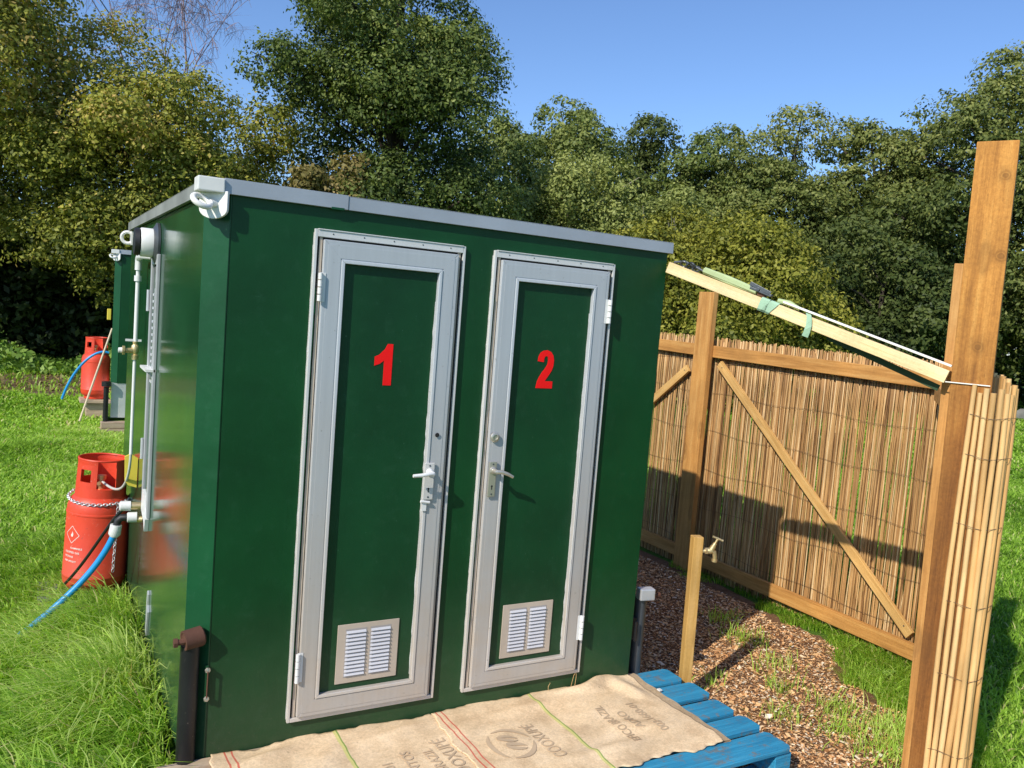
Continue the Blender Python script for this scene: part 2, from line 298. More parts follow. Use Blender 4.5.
# ------------------------------------------------------------------ mesh helpers
class MB:
    def __init__(s): s.v = []; s.f = []
    def add(s, vs, fs):
        o = len(s.v); s.v += [tuple(p) for p in vs]; s.f += [tuple(i+o for i in f) for f in fs]; return s
    def box(s, x0, x1, y0, y1, z0, z1):
        return s.add([(x0,y0,z0),(x1,y0,z0),(x1,y1,z0),(x0,y1,z0),(x0,y0,z1),(x1,y0,z1),(x1,y1,z1),(x0,y1,z1)],
                     [(3,2,1,0),(4,5,6,7),(0,1,5,4),(1,2,6,5),(2,3,7,6),(3,0,4,7)])
    def beam(s, a, b, w, h, up=(0,0,1), jit=0):
        a, b = Vector(a), Vector(b); d = (b-a).normalized(); u = Vector(up); x = d.cross(u).normalized(); u = x.cross(d).normalized()
        vs = []
        for p in (a, b):
            for sx, sz in ((-1,-1),(1,-1),(1,1),(-1,1)): vs.append(p+x*sx*w/2+u*sz*h/2)
        return s.add(vs, [(0,1,2,3),(7,6,5,4),(0,4,5,1),(1,5,6,2),(2,6,7,3),(3,7,4,0)])
    def tube(s, pts, r, n=10, cap=True, taper=None):
        pts = [Vector(p) for p in pts]; vs = []; fs = []; prev = None
        for i, p in enumerate(pts):
            d = (pts[min(i+1, len(pts)-1)]-pts[max(i-1, 0)]).normalized()
            if prev is None:
                x = d.orthogonal().normalized()
            else: x = (prev - d*prev.dot(d)).normalized()
            prev = x; y = d.cross(x)
            rr = r[i] if isinstance(r, (list, tuple)) else r
            for k in range(n):
                a = 2*PI*k/n; vs.append(p+x*math.cos(a)*rr+y*math.sin(a)*rr)
        for i in range(len(pts)-1):
            for k in range(n): fs.append((i*n+k, i*n+(k+1)%n, (i+1)*n+(k+1)%n, (i+1)*n+k))
        if cap: fs.append(tuple(range(n-1, -1, -1))); fs.append(tuple((len(pts)-1)*n+k for k in range(n)))
        return s.add(vs, fs)
    def lathe(s, c, axis, prof, n=28):   # prof: (dist along axis, radius)
        a = Vector(axis).normalized(); x = a.orthogonal().normalized(); y = a.cross(x); c = Vector(c); vs = []; fs = []
        for h, r in prof:
            for k in range(n):
                t = 2*PI*k/n; vs.append(c+a*h+x*math.cos(t)*r+y*math.sin(t)*r)
        for i in range(len(prof)-1):
            for k in range(n): fs.append((i*n+k, i*n+(k+1)%n, (i+1)*n+(k+1)%n, (i+1)*n+k))
        return s.add(vs, fs)
    def torus(s, c, axis, R, r, n=16, m=8, sx=1., sdir=None):
        a = Vector(axis).normalized(); x = Vector(sdir).normalized() if sdir is not None else a.orthogonal().normalized(); y = a.cross(x); c = Vector(c)
        vs = []; fs = []
        for i in range(n):
            t = 2*PI*i/n; rad = x*math.cos(t)*sx+y*math.sin(t); rn = (x*math.cos(t)+y*math.sin(t)).normalized()
            for j in range(m):
                q = 2*PI*j/m; vs.append(c+rad*R+rn*math.cos(q)*r+a*math.sin(q)*r)
        for i in range(n):
            for j in range(m): fs.append((i*m+j, ((i+1)%n)*m+j, ((i+1)%n)*m+(j+1)%m, i*m+(j+1)%m))
        return s.add(vs, fs)
    def prism(s, poly, axis, a0, a1):    # poly of 2D points, extruded along axis 'y' (x,z) or 'x' (y,z) or 'z'
        n = len(poly); vs = []
        for a in (a0, a1):
            for p, q in poly: vs.append({'y': (p, a, q), 'x': (a, p, q), 'z': (p, q, a)}[axis])
        return s.add(vs, [tuple(range(n)), tuple(range(2*n-1, n-1, -1))]+[(i, n+i, n+(i+1)%n, (i+1)%n) for i in range(n)])

WL = {}
def wloc(o): return WL.get(o.name, Vector((0, 0, 0)))
def link_mesh(name, me, mat, parent, origin):
    o = bpy.data.objects.new(name, me); C.objects.link(o)
    if mat: me.materials.append(mat)
    WL[o.name] = Vector(origin)
    if parent is not None: o.parent = parent; o.location = Vector(origin)-wloc(parent)
    else: o.location = origin
    return o
def part(name, mb, mat, parent=None, smooth=False, bevel=0., fixn=True, origin=None, subd=0):
    V = np.array([tuple(v) for v in mb.v], float)
    if origin is None:
        lo, hi = V.min(0), V.max(0); origin = Vector(((lo[0]+hi[0])/2, (lo[1]+hi[1])/2, lo[2]))
    me = bpy.data.meshes.new(name); me.from_pydata([tuple(v-np.array(origin)) for v in V], [], mb.f)
    if fixn:
        import bmesh
        bm = bmesh.new(); bm.from_mesh(me); bmesh.ops.recalc_face_normals(bm, faces=bm.faces)
        if bevel: bmesh.ops.bevel(bm, geom=[e for e in bm.edges if len(e.link_faces) == 2 and e.calc_face_angle(0) > .6], offset=bevel, segments=2, affect='EDGES', profile=.6, clamp_overlap=True)
        bm.to_mesh(me); bm.free()
    me.update()
    if smooth:
        me.polygons.foreach_set('use_smooth', [True]*len(me.polygons)); 
        try: me.set_sharp_from_angle(angle=math.radians(42))
        except Exception: pass
    return link_mesh(name, me, mat, parent, origin)
def thing(name, label, cat, loc, group=None):
    o = bpy.data.objects.new(name, None); C.objects.link(o); o.location = loc; o.empty_display_size = .1
    WL[o.name] = Vector(loc); o['label'] = label; o['category'] = cat
    if group: o['group'] = group
    return o
def tag(o, label, cat, group=None, kind=None):
    o['label'] = label; o['category'] = cat
    if group: o['group'] = group
    if kind: o['kind'] = kind
    return o
def struct(o): o['kind'] = 'structure'; return o
def np_quads(name, V, nper, mat, parent=None, origin=(0, 0, 0), tint=None, faces=None, smooth=False):
    """V: (n, nper, 3) vertices; every item repeats the same face pattern."""
    n = V.shape[0]; faces = faces or [tuple(range(nper))]
    me = bpy.data.meshes.new(name); me.vertices.add(n*nper)
    me.vertices.foreach_set('co', (V-np.array(origin)).reshape(-1).astype(np.float32))
    pat = np.concatenate([np.array(f) for f in faces]); lens = np.array([len(f) for f in faces])
    loops = (np.arange(n)[:, None]*nper+pat[None, :]).reshape(-1); tot = np.tile(lens, n)
    me.loops.add(len(loops)); me.loops.foreach_set('vertex_index', loops.astype(np.int32))
    me.polygons.add(len(tot)); st = np.concatenate([[0], np.cumsum(tot)[:-1]])
    me.polygons.foreach_set('loop_start', st.astype(np.int32))
    if tint is not None:
        at = me.attributes.new('tint', 'FLOAT', 'FACE'); at.data.foreach_set('value', np.repeat(np.clip(tint, 0, 1), len(faces)).astype(np.float32))
    me.update(calc_edges=True)
    if smooth: me.polygons.foreach_set('use_smooth', [True]*len(me.polygons))
    me.validate()
    return link_mesh(name, me, mat, parent, origin)

# ------------------------------------------------------------------ camera, sun, sky
cam = bpy.data.cameras.new('camera'); co = bpy.data.objects.new('camera', cam); C.objects.link(co)
cam.sensor_width = 36; cam.lens = 832.58/1024*36; cam.clip_end = 2000; cam.clip_start = .05
right = Vector((.8680, -.4909, .0790)); up = Vector((-.0258, .1134, .9932)); fw = Vector((.4963, .8640, -.0852))
right.normalize(); fw = (fw-right*fw.dot(right)).normalized(); up = right.cross(fw)
mw = Matrix.Identity(4)
for i in range(3): mw[i][0] = right[i]; mw[i][1] = up[i]; mw[i][2] = -fw[i]
CAM = Vector((-.9003, -3.1586, 1.9211)); mw.translation = CAM; co.matrix_world = mw
bpy.context.scene.camera = co
def in_view(P, mx=.08, my=.12):
    d = P-np.array(CAM); z = d@np.array(fw); z = np.where(z < .05, .05, z)
    x = (d@np.array(right))/z*832.6/512; y = (d@np.array(up))/z*832.6/384
    return (np.abs(x) < 1+mx) & (np.abs(y) < 1+my) & (d@np.array(fw) > .1)

L = Vector((.731, .329, -.598)).normalized()
sd = bpy.data.lights.new('sun', 'SUN'); so = bpy.data.objects.new('sun', sd); C.objects.link(so)
sd.energy = 5.0; sd.angle = math.radians(.53); sd.color = (1., .93, .82)
so.rotation_euler = L.to_track_quat('-Z', 'Y').to_euler(); so.location = (-10, -5, 12)
w = bpy.data.worlds.new('World'); bpy.context.scene.world = w; w.use_nodes = True
nt = w.node_tree; bg = nt.nodes['Background']
sky = nt.nodes.new('ShaderNodeTexSky'); sky.sky_type = 'NISHITA'; sky.sun_disc = False
sky.sun_elevation = math.radians(36.7); sky.sun_rotation = math.atan2(-L.x, -L.y)
sky.altitude = 0; sky.air_density = 1.; sky.dust_density = .3; sky.ozone_density = 2.6
tn = nt.nodes.new('ShaderNodeMix'); tn.data_type = 'RGBA'; tn.blend_type = 'MULTIPLY'; tn.inputs[0].default_value = 1; tn.inputs[7].default_value = (1., 1.17, 1.44, 1)
nt.links.new(sky.outputs[0], tn.inputs[6]); nt.links.new(tn.outputs[2], bg.inputs[0]); bg.inputs[1].default_value = .120
vs = bpy.context.scene.view_settings; vs.view_transform = 'Standard'; vs.look = 'None'; vs.exposure = 0; vs.gamma = 1
bpy.context.scene.cycles.max_bounces = 4; bpy.context.scene.cycles.diffuse_bounces = 3; bpy.context.scene.cycles.transparent_max_bounces = 4

# ------------------------------------------------------------------ ground
def grid_sheet(name, x0, x1, y0, y1, nx, ny, zf, mat, mask=None):
    xs = np.linspace(x0, x1, nx); ys = np.linspace(y0, y1, ny); mb = MB()
    mb.v = [(x, y, zf(x, y)) for y in ys for x in xs]
    for j in range(ny-1):
        for i in range(nx-1):
            if mask is None or mask((xs[i]+xs[i+1])/2, (ys[j]+ys[j+1])/2): mb.f.append((j*nx+i, j*nx+i+1, (j+1)*nx+i+1, (j+1)*nx+i))
    return part(name, mb, mat, None, True, fixn=False, origin=Vector((0, 0, 0)))
struct(grid_sheet('ground', -250, 250, -250, 250, 60, 60, lambda x, y: -.006, M['turf']))
def poly_sheet(name, pts, z, mat):
    mb = MB(); mb.add([(x, y, z) for x, y in pts], [tuple(range(len(pts)))]); return part(name, mb, mat, None, fixn=False, origin=Vector((0, 0, 0)))
def blob(pts, n=6, amp=.05, seed=1):
    r = random.Random(seed); out = []
    for i in range(len(pts)):
        a, b = pts[i], pts[(i+1) % len(pts)]
        for k in range(n):
            t = k/n; out.append((a[0]+(b[0]-a[0])*t+r.uniform(-amp, amp), a[1]+(b[1]-a[1])*t+r.uniform(-amp, amp)))
    return out
struct(poly_sheet('chip_bed', blob([(1.2, -1.6), (2.2, -1.5), (2.95, -.75), (3.2, -.25), (3.5, .3), (3.6, .8), (3.62, 4.2), (1.2, 4.2)], 5, .05), .001, M['chip_bed']))
struct(poly_sheet('bare_soil', blob([(-4.0, 11.9), (-1.5, 11.5), (.3, 11.9), (1.0, 14.6), (-.6, 15.6), (-2.5, 15.4), (-4.5, 15.2)], 6, .25, 3), .001, M['soil']))

# ------------------------------------------------------------------ cabin
def cabin(ox, oy, main=True, label=''):
    """origin = front left corner of the door wall; body x -0.38..1.716, y 0..2.86"""
    T = thing('cabin', label, 'cabin', (ox+.66, oy+1.4, .1), 'green shower cabins in a row')
    XL, XF, XR, YB, ZB, ZT = -.381, -.303, 1.716, 2.86, .11, 2.285
    def P(name, mb, mat, parent=T, **k):
        mb.v = [(v[0]+ox, v[1]+oy, v[2]) for v in mb.v]; return part(name, mb, mat, parent, **k)
    zb = ZB if main else .64
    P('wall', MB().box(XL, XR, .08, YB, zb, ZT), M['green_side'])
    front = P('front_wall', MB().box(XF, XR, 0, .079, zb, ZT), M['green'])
    # rounded corner post (45 degree face)
    P('corner_post', MB().prism([(XF-.001, -.001), (XF-.001, .0795), (XL-.004, .0795), (XL-.004, .076), (XF-.006, -.003)], 'z', zb, ZT), M['green_edge'], bevel=.004)
    P('roof', MB().box(XL-.01, XR+.01, -.01, YB+.01, ZT, ZT+.012), M['roof'])
    mb = MB().box(-.335, .12, -.022, -.003, 2.262, 2.316).box(.122, XR+.018, -.019, -.003, 2.262, 2.311)
    mb.box(-.335, XR+.018, -.019, .03, 2.3115, 2.3135)
    P('roof_trim', mb, M['grey_trim'], bevel=.002)
    P('roof_trim', MB().box(XL-.022, XL-.005, .085, YB+.02, 2.255, 2.305).box(XL-.022, XL+.03, .085, YB+.02, 2.3055, 2.308), M['grey_dull'], bevel=.002)
    P('roof_trim', MB().box(XR+.003, XR+.018, .035, YB+.02, 2.262, 2.309), M['grey_trim'], bevel=.002)
    # corner cap and lifting eye
    c = P('corner_cap', MB().box(-.428, -.337, -.035, .05, 2.262, 2.312), M['white'], bevel=.004)
    n = Vector((-1, -1, 0)).normalized(); t = Vector((1, -1, 0)).normalized()
    e0 = Vector((-.342, .028, 0)) + n*.012
    mb = MB(); pl = []
    for k in range(13):
        a = PI+PI*k/12; pl.append((.058*math.cos(a), 2.205+.035*math.sin(a)))
    pl += [(.058, 2.268), (-.058, 2.268)]
    for off in (0, .012):
        for p, q in pl: mb.v.append(tuple(e0+t*p+n*(off+.014)+Vector((0, 0, q))))
    k = len(pl); mb.f = [tuple(range(k)), tuple(range(2*k-1, k-1, -1))]+[(i, k+i, k+(i+1) % k, (i+1) % k) for i in range(k)]
    le = P('lifting_eye', mb, M['white'], bevel=.002)
    mb = MB(); mb.torus(e0+n*.075+t*-.012+Vector((0, 0, 2.225)), (t*.6+Vector((0, 0, .75))+n*.2), .031, .0105, 20, 10)
    mb.tube([e0+n*.02+t*.01+Vector((0, 0, 2.222)), e0+n*.05+t*.004+Vector((0, 0, 2.222))], .013, 10)
    P('ring', mb, M['white'], le, smooth=True)
    mb = MB(); mb.torus(Vector((XL-.03, YB-.06, 2.205)), (.3, 1, .1), .036, .011, 20, 8); mb.box(XL-.012, XL-.001, YB-.1, YB-.01, 2.16, 2.25)
    if main: P('lifting_eye', mb, M['white'], smooth=True)
    if not main:
        P('skirt', MB().box(XL+.01, XR-.01, .01, YB-.02, .2, .639), M['steel'])
    else:
        # flange and cowl of the flue on the side
        cy, cz = 1.42, 2.125
        fl = P('flue', MB().lathe((XL-.002, cy, cz), (-1, 0, 0), [(0, .0), (0, .104), (.012, .104), (.02, .088), (.028, .075), (.028, 0)], 32), M['dark_steel'], smooth=True)
        P('pipe', MB().lathe((XL-.03, cy, cz), (-1, 0, 0), [(0, .072), (.052, .072), (.057, .068), (.057, 0)], 32), M['white_plastic'], fl, smooth=True)
        P('cap', MB().lathe((XL-.088, cy, cz), (-1, 0, 0), [(0, .06), (.005, .070), (.026, .066), (.030, .0)], 32), M['black_rubber'], fl, smooth=True)
        # side door of the gas locker
        y0, y1, z0, z1 = 1.30, 1.57, .74, 2.07
        sdr = P('side_door', MB().box(XL-.006, XL-.001, y0+.055, y1-.055, z0+.06, z1-.06), M['green_side'])
        P('frame', MB().box(XL-.016, XL-.001, y0, y0+.045, z0, z1).box(XL-.016, XL-.001, y1-.045, y1, z0, z1).box(XL-.015, XL-.001, y0+.046, y1-.046, z0, z0+.05).box(XL-.015, XL-.001, y0+.046, y1-.046, z1-.05, z1), M['grey_dull2'], sdr, bevel=.003)
        for zz in (1.78, 1.0): P('hinge', MB().tube([(XL-.024, y1-.01, zz), (XL-.024, y1-.01, zz+.11)], .008, 10), M['steel'], sdr, smooth=True)
        P('louvre', MB().box(XL-.012, XL-.0065, y0+.07, y0+.105, 1.45, 1.9), M['steel'], sdr)
        mbl = MB()
        for k2 in range(14): mbl.box(XL-.012, XL-.0065, y0+.09, y0+.17, 1.42+k2*.034, 1.432+k2*.034)
        P('louvre', mbl, M['alu_in'], sdr)
        P('clip', MB().box(XL-.05, XL-.002, 1.30, 1.56, 1.485, 1.497), M['white_plastic'], sdr)
        # broken angle bracket and pipe bracket low on the side
        P('bracket', MB().prism([(1.20, .17), (1.17, .30), (1.19, .33), (1.185, .385), (1.20, .395), (1.205, .40), (1.215, .39), (1.23, .31), (1.235, .18)], 'x', XL-.009, XL-.001), M['steel'])
        P('trim_end', MB().prism([(1.36, .66), (1.33, .73), (1.40, .84), (1.50, .85), (1.53, .74), (1.40, .70)], 'x', XL-.02, XL-.001), M['white_plastic'])
        # vertical white gas pipe with its valve
        px = XL-.05; py = 1.84
        pp = P('gas_pipe', MB().tube([(px, py, 1.60), (px, py, 2.03)], .011, 12).tube([(px, py, .97), (px, py, 1.50)], .009, 12), M['white_plastic'], smooth=True)
        P('elbow', MB().tube([(px, py, 1.99), (px, py, 2.045), (px, py-.018, 2.058), (px, py-.06, 2.06), (px, py-.19, 2.06), (px+.04, py-.21, 2.06)], [.018, .018, .018, .016, .013, .013], 12).lathe((px, py, 1.93), (0, 0, 1), [(0, .011), (0, .019), (.03, .019), (.03, .011)], 14), M['white_plastic'], pp, smooth=True)
        P('valve', MB().lathe((px, py, 1.50), (0, 0, 1), [(0, .010), (.0, .018), (.025, .019), (.03, .012), (.045, .020), (.075, .020), (.085, .012), (.10, .014), (.10, 0)], 14).tube([(px, py, 1.55), (px-.05, py-.01, 1.55)], [.016, .012], 12).lathe((px-.052, py-.01, 1.55), (-1, 0, 0), [(0, .0), (0, .024), (.012, .026), (.014, .0)], 16), M['brass'], pp, smooth=True)
        P('valve_handle', MB().lathe((px-.066, py-.01, 1.55), (-1, 0, 0), [(0, .0), (0, .016), (.018, .014), (.02, 0)], 12).box(px-.05, px+.03, py-.006, py+.006, 1.60, 1.612), M['white_plastic'], pp, smooth=True)
        # flexible tail from the pipe down to the gas bottle
        P('gas_hose', MB().tube(bez([(px, py, .975), (px-.002, py+.02, .80), (px-.01, py+.22, .66), (-.53, 2.38, .70)]), .0075, 10), M['clear_hose'], pp, smooth=True)
        # water inlet fittings
        ft = P('water_inlet', MB().tube([(XL-.001, 1.60, .735), (XL-.06, 1.61, .735)], .021, 14).tube([(XL-.001, 1.585, .665), (XL-.04, 1.60, .665)], .017, 14), M['brass'], smooth=True)
        P('fitting', MB().lathe((XL-.062, 1.61, .735), (-1, .05, 0), [(0, .0), (0, .026), (.05, .026), (.055, .018), (.055, 0)], 18), M['white_plastic'], ft, smooth=True)
        P('fitting', MB().lathe((XL-.030, 1.60, .675), (-1, .1, 0), [(0, .0), (0, .028), (.045, .028), (.05, .018), (.05, 0)], 18), M['white_plastic'], ft, smooth=True)
        P('elbow', MB().tube([(XL-.078, 1.60, .675), (XL-.105, 1.605, .674), (XL-.121, 1.61, .658), (XL-.127, 1.61, .63)], .019, 14), M['black_rubber'], ft, smooth=True)
        P('fitting', MB().lathe((XL-.128, 1.612, .635), (-.15, 0, -1), [(0, .0), (0, .029), (.05, .031), (.065, .02), (.065, 0)], 18), M['white_plastic'], ft, smooth=True)
        # yellow label on the wall beside the bottle
        P('warning_tag', MB().prism([(-.386, .76), (-.384, .93), (-.42, .955), (-.452, .94), (-.448, .80), (-.43, .775)], 'y', 1.93, 1.95), M['yellow'])
        # side screws on the frame and rust marks
        for i, (x0, x1, lab) in enumerate(((0., .635, 1), (.773, 1.404, 2))): door(P, x0, x1, lab, T)
        P('seam_patch', MB().box(.055, .105, -.0225, -.0205, 2.258, 2.266), M['green_edge'])
    return T

def bez(p, n=18):
    p = [Vector(q) for q in p]; out = []
    for i in range(n+1):
        t = i/n; out.append(p[0]*(1-t)**3+p[1]*3*t*(1-t)**2+p[2]*3*t*t*(1-t)+p[3]*t**3)
    return out

ONE = [(.0, .0), (.0, .0)]
def door(P, x0, x1, lab, T):
    z0, z1 = .230, 2.178; hl = lab == 1     # hinge on the left for door 1
    D = P('door', MB().box(x0+.0115, x1-.0115, -.006, -.001, z0+.03, z1-.03), M['gap'], T)
    # thin outer angle
    a = .011
    fr = P('outer_frame', MB().box(x0, x0+a, -.016, -.001, z0, z1).box(x1-a, x1, -.016, -.001, z0, z1)
           .box(x0+a+.001, x1-a-.001, -.0165, -.001, z1-.028, z1-.003).box(x0+a+.001, x1-a-.001, -.0165, -.001, z0, z0+.016)
           .box(x0+a+.001, x1-a-.001, -.020, -.0005, z1-.0025, z1+.002), M['alu_edge'], D, bevel=.0015)
    xo0, xo1 = x0+.02, x1-.02
    P('jamb', MB().box(xo0, xo0+.0115, -.010, -.0015, z0+.017, z1-.029).box(xo1-.013, xo1, -.010, -.0015, z0+.017, z1-.029), M['vent'], fr)
    # leaf frame, mitred, with stepped profile
    i0, i1 = xo0+.015, xo1-.015; zi0, zi1 = z0+.021, z1-.037
    def ring(o0, o1, p0, p1, w, ya, yb, wz=None):
        wz = wz or w
        mb = MB()
        for pl in ([(o0, p0), (o1, p0), (o1-w, p0+wz), (o0+w, p0+wz)], [(o1, p0), (o1, p1), (o1-w, p1-wz), (o1-w, p0+wz)],
                   [(o1, p1), (o0, p1), (o0+w, p1-wz), (o1-w, p1-wz)], [(o0, p1), (o0, p0), (o0+w, p0+wz), (o0+w, p1-wz)]):
            mb.prism(pl, 'y', ya, yb)
        return mb
    P('leaf_frame', ring(i0, i1, zi0, zi1, .0835, -.028, -.0065), M['alu'], D, bevel=.0025)
    P('leaf_frame', ring(i0+.016, i1-.016, zi0+.016, zi1-.016, .050, -.0292, -.0283), M['alu'], D, bevel=.0006)
    P('leaf_frame', ring(i0+.070, i1-.070, zi0+.070, zi1-.070, .0134, -.0325, -.0283), M['alu_in'], D, bevel=.002)
    px0, px1, pz0, pz1 = i0+.0838, i1-.0838, zi0+.0838, zi1-.0838
    pn = P('panel', MB().box(px0, px1, -.0115, -.0065, pz0, pz1), M['green_panel'], D)
    # paint smears where the brush ran over the bead
    def ragged(x_, s_, za, zb_, amp, y_, seed_, mt):
        q = random.Random(seed_); z = za; Lp, Rp = [], []
        while z < zb_:
            Lp.append((x_, z)); Rp.append((x_+s_*(.0012+q.choice((.0, .2, .6, 1.))*amp*q.random()), z)); z += q.uniform(.010, .045)
        P('paint_edge', MB().prism(Lp+Rp[::-1], 'y', y_-.0006, y_), mt, pn)
    ragged(px1-.0005, -1, pz0+.02, pz1-.1, .0035, -.0117, 50+lab, M['white']); ragged(px0+.0005, 1, pz0+.1, pz1-.3, .003, -.0117, 60+lab, M['alu_in'])
    ragged(x0+.0112, 1, z0+.1, z1-.2, .005, -.0155, 70+lab, M['green_edge']); ragged(x0-.0002, -1, z0+.01, z1-.01, .0015, -.0006, 80+lab, M['white'])
    ragged(x1+.0002, 1, z0+.01, z1-.01, .0012, -.0006, 90+lab, M['white'])
    if lab == 2:
        r = random.Random(lab); z = .42; Lp, Rp = [], []
        while z < 2.02:
            Lp.append((px1+.0008, z)); Rp.append((px1+.0015+r.choice((.0, .001, .003, .006))*r.random(), z)); z += r.uniform(.012, .05)
        P('paint_run', MB().prism(Lp+Rp[::-1], 'y', -.0335, -.0327), M['white'], pn)
    # vent plate
    vx0, vx1 = (.187, .452) if lab == 1 else (.953, 1.218)
    vz0, vz1 = .360, .608
    vt = P('vent', MB().box(vx0, vx1, -.0165, -.012, vz0, vz1), M['vent'], D, bevel=.001)
    cols = ((vx0+.036, vx0+.120), (vx0+.142, vx0+.226)); mb = MB(); bk = MB()
    for c0, c1 in cols:
        bk.box(c0-.003, c1+.003, -.0172, -.0166, vz0+.024, vz1-.020)
        for k in range(12):
            zz = vz0+.030+k*.0163
            mb.add([(c0, -.0175, zz), (c1, -.0175, zz), (c1, -.0235, zz+.002), (c0, -.0235, zz+.002), (c0, -.0175, zz+.011), (c1, -.0175, zz+.011)],
                   [(0, 1, 2, 3), (3, 2, 5, 4), (0, 3, 4), (1, 5, 2), (0, 4, 5, 1)])
    P('backing', bk, M['vent_back'], vt); P('slat', mb, M['vent_slat'], vt)
    # number
    if lab == 1:
        pl = [(.352, 1.757), (.329, 1.757), (.318, 1.735), (.295, 1.712), (.277, 1.704), (.277, 1.668), (.299, 1.676), (.317, 1.690), (.3175, 1.590), (.352, 1.590)]
        pl = [(a_-.008, b_) for a_, b_ in pl]; P('number', MB().prism(pl, 'y', -.0135, -.0118), M['red'], D)
    else:
        cx, z_ = 1.079, 1.596
        out = [(1.0365, 1.596), (1.1225, 1.596), (1.1225, 1.628), (1.081, 1.628)]
        # diagonal and bowl: outer then inner contour
        outer = [(1.100, 1.655), (1.114, 1.676), (1.121, 1.697), (1.122, 1.722), (1.117, 1.744), (1.104, 1.760), (1.084, 1.767), (1.064, 1.764), (1.048, 1.753), (1.040, 1.736), (1.038, 1.716)]
        inner = [(1.069, 1.713), (1.070, 1.728), (1.074, 1.738), (1.082, 1.741), (1.089, 1.736), (1.091, 1.722), (1.089, 1.704), (1.080, 1.687), (1.064, 1.667), (1.050, 1.645), (1.041, 1.622)]
        P('number', MB().prism([(a_-.008, b_) for a_, b_ in out+outer+inner], 'y', -.0135, -.0118), M['red'], D)
    # hinges
    for zz in ((1.905, 2.015), (.40, .52)):
        if hl: hx = x0+.024; 
        else: hx = x1-.024
        mb = MB()
        for k in range(4):
            za = zz[0]+(zz[1]-zz[0])*k/4+.002; zc = zz[0]+(zz[1]-zz[0])*(k+1)/4-.002; mb.tube([(hx, -.036, za), (hx, -.036, zc)], .0085, 12)
        mb.box(min(hx, hx+(.022 if hl else -.022)), max(hx, hx+(.022 if hl else -.022)), -.0300, -.0290, zz[0], zz[1])
        P('hinge', mb, M['white_plastic'], D, smooth=True)
    # lever handle on its plate
    hx = .530 if lab == 1 else .830; hw_ = .023 if lab == 1 else .0185; sg = -1 if lab == 1 else 1
    pm = M['white_plastic'] if lab == 1 else M['chrome']
    H = P('handle', MB().box(hx-hw_, hx+hw_, -.0415, -.0345, 1.118, 1.274), M['alu_edge'] if lab == 1 else M['chrome'], D, bevel=.003)
    mb = MB().lathe((hx, -.0416, 1.235), (0, -1, 0), [(0, .016), (.006, .015), (.008, .0105), (.04, .0095), (.045, .0)], 18)
    mb.tube([(hx, -.078, 1.235), (hx+sg*.02, -.084, 1.236), (hx+sg*.050, -.085, 1.232 if lab == 1 else 1.226), (hx+sg*(.09 if lab == 1 else .078), -.083, 1.230 if lab == 1 else 1.212)], [.0095, .0088, .008, .0068], 12)
    P('lever', mb, M['white_plastic'] if lab == 1 else M['chrome'], H, smooth=True)
    mb = MB().lathe((hx, -.0416, 1.165), (0, -1, 0), [(0, .0045), (.0006, .0045), (.0006, 0)], 10).box(hx-.0022, hx+.0022, -.0424, -.0417, 1.150, 1.163)
    P('keyhole', mb, M['gap'], H)
    for zz in (1.262, 1.130): P('screw', MB().lathe((hx, -.0416, zz), (0, -1, 0), [(0, .004), (.0015, .0035), (.002, 0)], 10), M['dark_steel'], H)
    if lab == 1:
        P('lock_hole', MB().lathe((.556, -.0345, 1.390), (0, -1, 0), [(0, .0095), (.001, .0095), (.001, 0)], 16), M['gap'], D)
        P('latch', MB().tube([(.500, -.040, 1.112), (.540, -.040, 1.106)], .006, 8).box(.508, .528, -.038, -.0345, 1.07, 1.105), M['white_plastic'], D, smooth=True)
    else:
        P('lock', MB().lathe((.829, -.0345, 1.380), (0, -1, 0), [(0, .021), (.006, .0215), (.010, .017), (.010, .011), (.006, .010), (.0065, 0)], 24), M['chrome'], D, smooth=True)
    # screws along the outer frame
    for k in range(5): P('screw', MB().lathe((x0+.07+k*(x1-x0-.14)/4, -.0167, z1-.014), (0, -1, 0), [(0, .003), (.001, .0025), (.0012, 0)], 8), M['dark_steel'], D)

main_cabin = cabin(0, 0, True, 'green shower cabin in the foreground with silver framed doors numbered 1 and 2')
far_cabin = cabin(.30, 8.40, False, 'distant green cabin half hidden behind the numbered cabin, raised on a timber block')
ang = math.radians(-4.6); pv = Vector((-.08, 8.40, 0)); v_ = far_cabin.location-pv; v_.rotate(Matrix.Rotation(ang, 3, 'Z')); far_cabin.location = pv+v_; far_cabin.rotation_euler = (0, 0, ang)
tag(part('roof_batten', MB().box(1.655, 1.69, .55, .62, 2.299, 2.37), M['pale_board'], None), 'short weathered batten end lying on the right edge of the cabin roof', 'batten')

# corner steady legs
def steady(name, x, y, label, ztop, mats, dirx, capw=.05):
    T = thing(name, label, 'jack', (x, y, 0), 'steady legs of the cabins')
    part('leg', MB().tube([(x, y, 0), (x, y, ztop-.03)], .0345 if 'left' in label else .030, 20).tube([(x, y, 0), (x, y, .012)], .06, 20), mats[0], T, smooth=True)
    return T
T = steady('steady_leg', -.374, .004, 'black steady leg with rusty socket at the left corner of the numbered cabin', .625, (M['black_iron'],), 1)
n = Vector((.75, -.35, 0)).normalized()
c0 = Vector((-.402, -.018, .622)); c1 = c0+Vector((.070, .014, .008))
mb = MB(); mb.lathe(c0, (c1-c0), [(.004, 0), (.004, .026), (0, .030), (0, .037), ((c1-c0).length-.006, .038), ((c1-c0).length, .032), ((c1-c0).length, 0)], 12)
cp = part('socket', mb, M['rust'], T, smooth=True)
part('bolt', MB().tube([c0+Vector((-.03, .004, -.006)), c0+Vector((.03, 0, 0))], .012, 8).lathe(c0+Vector((-.034, .004, -.006)), (1, 0, 0), [(0, 0), (0, .018), (.014, .018), (.014, 0)], 6), M['rust'], cp)
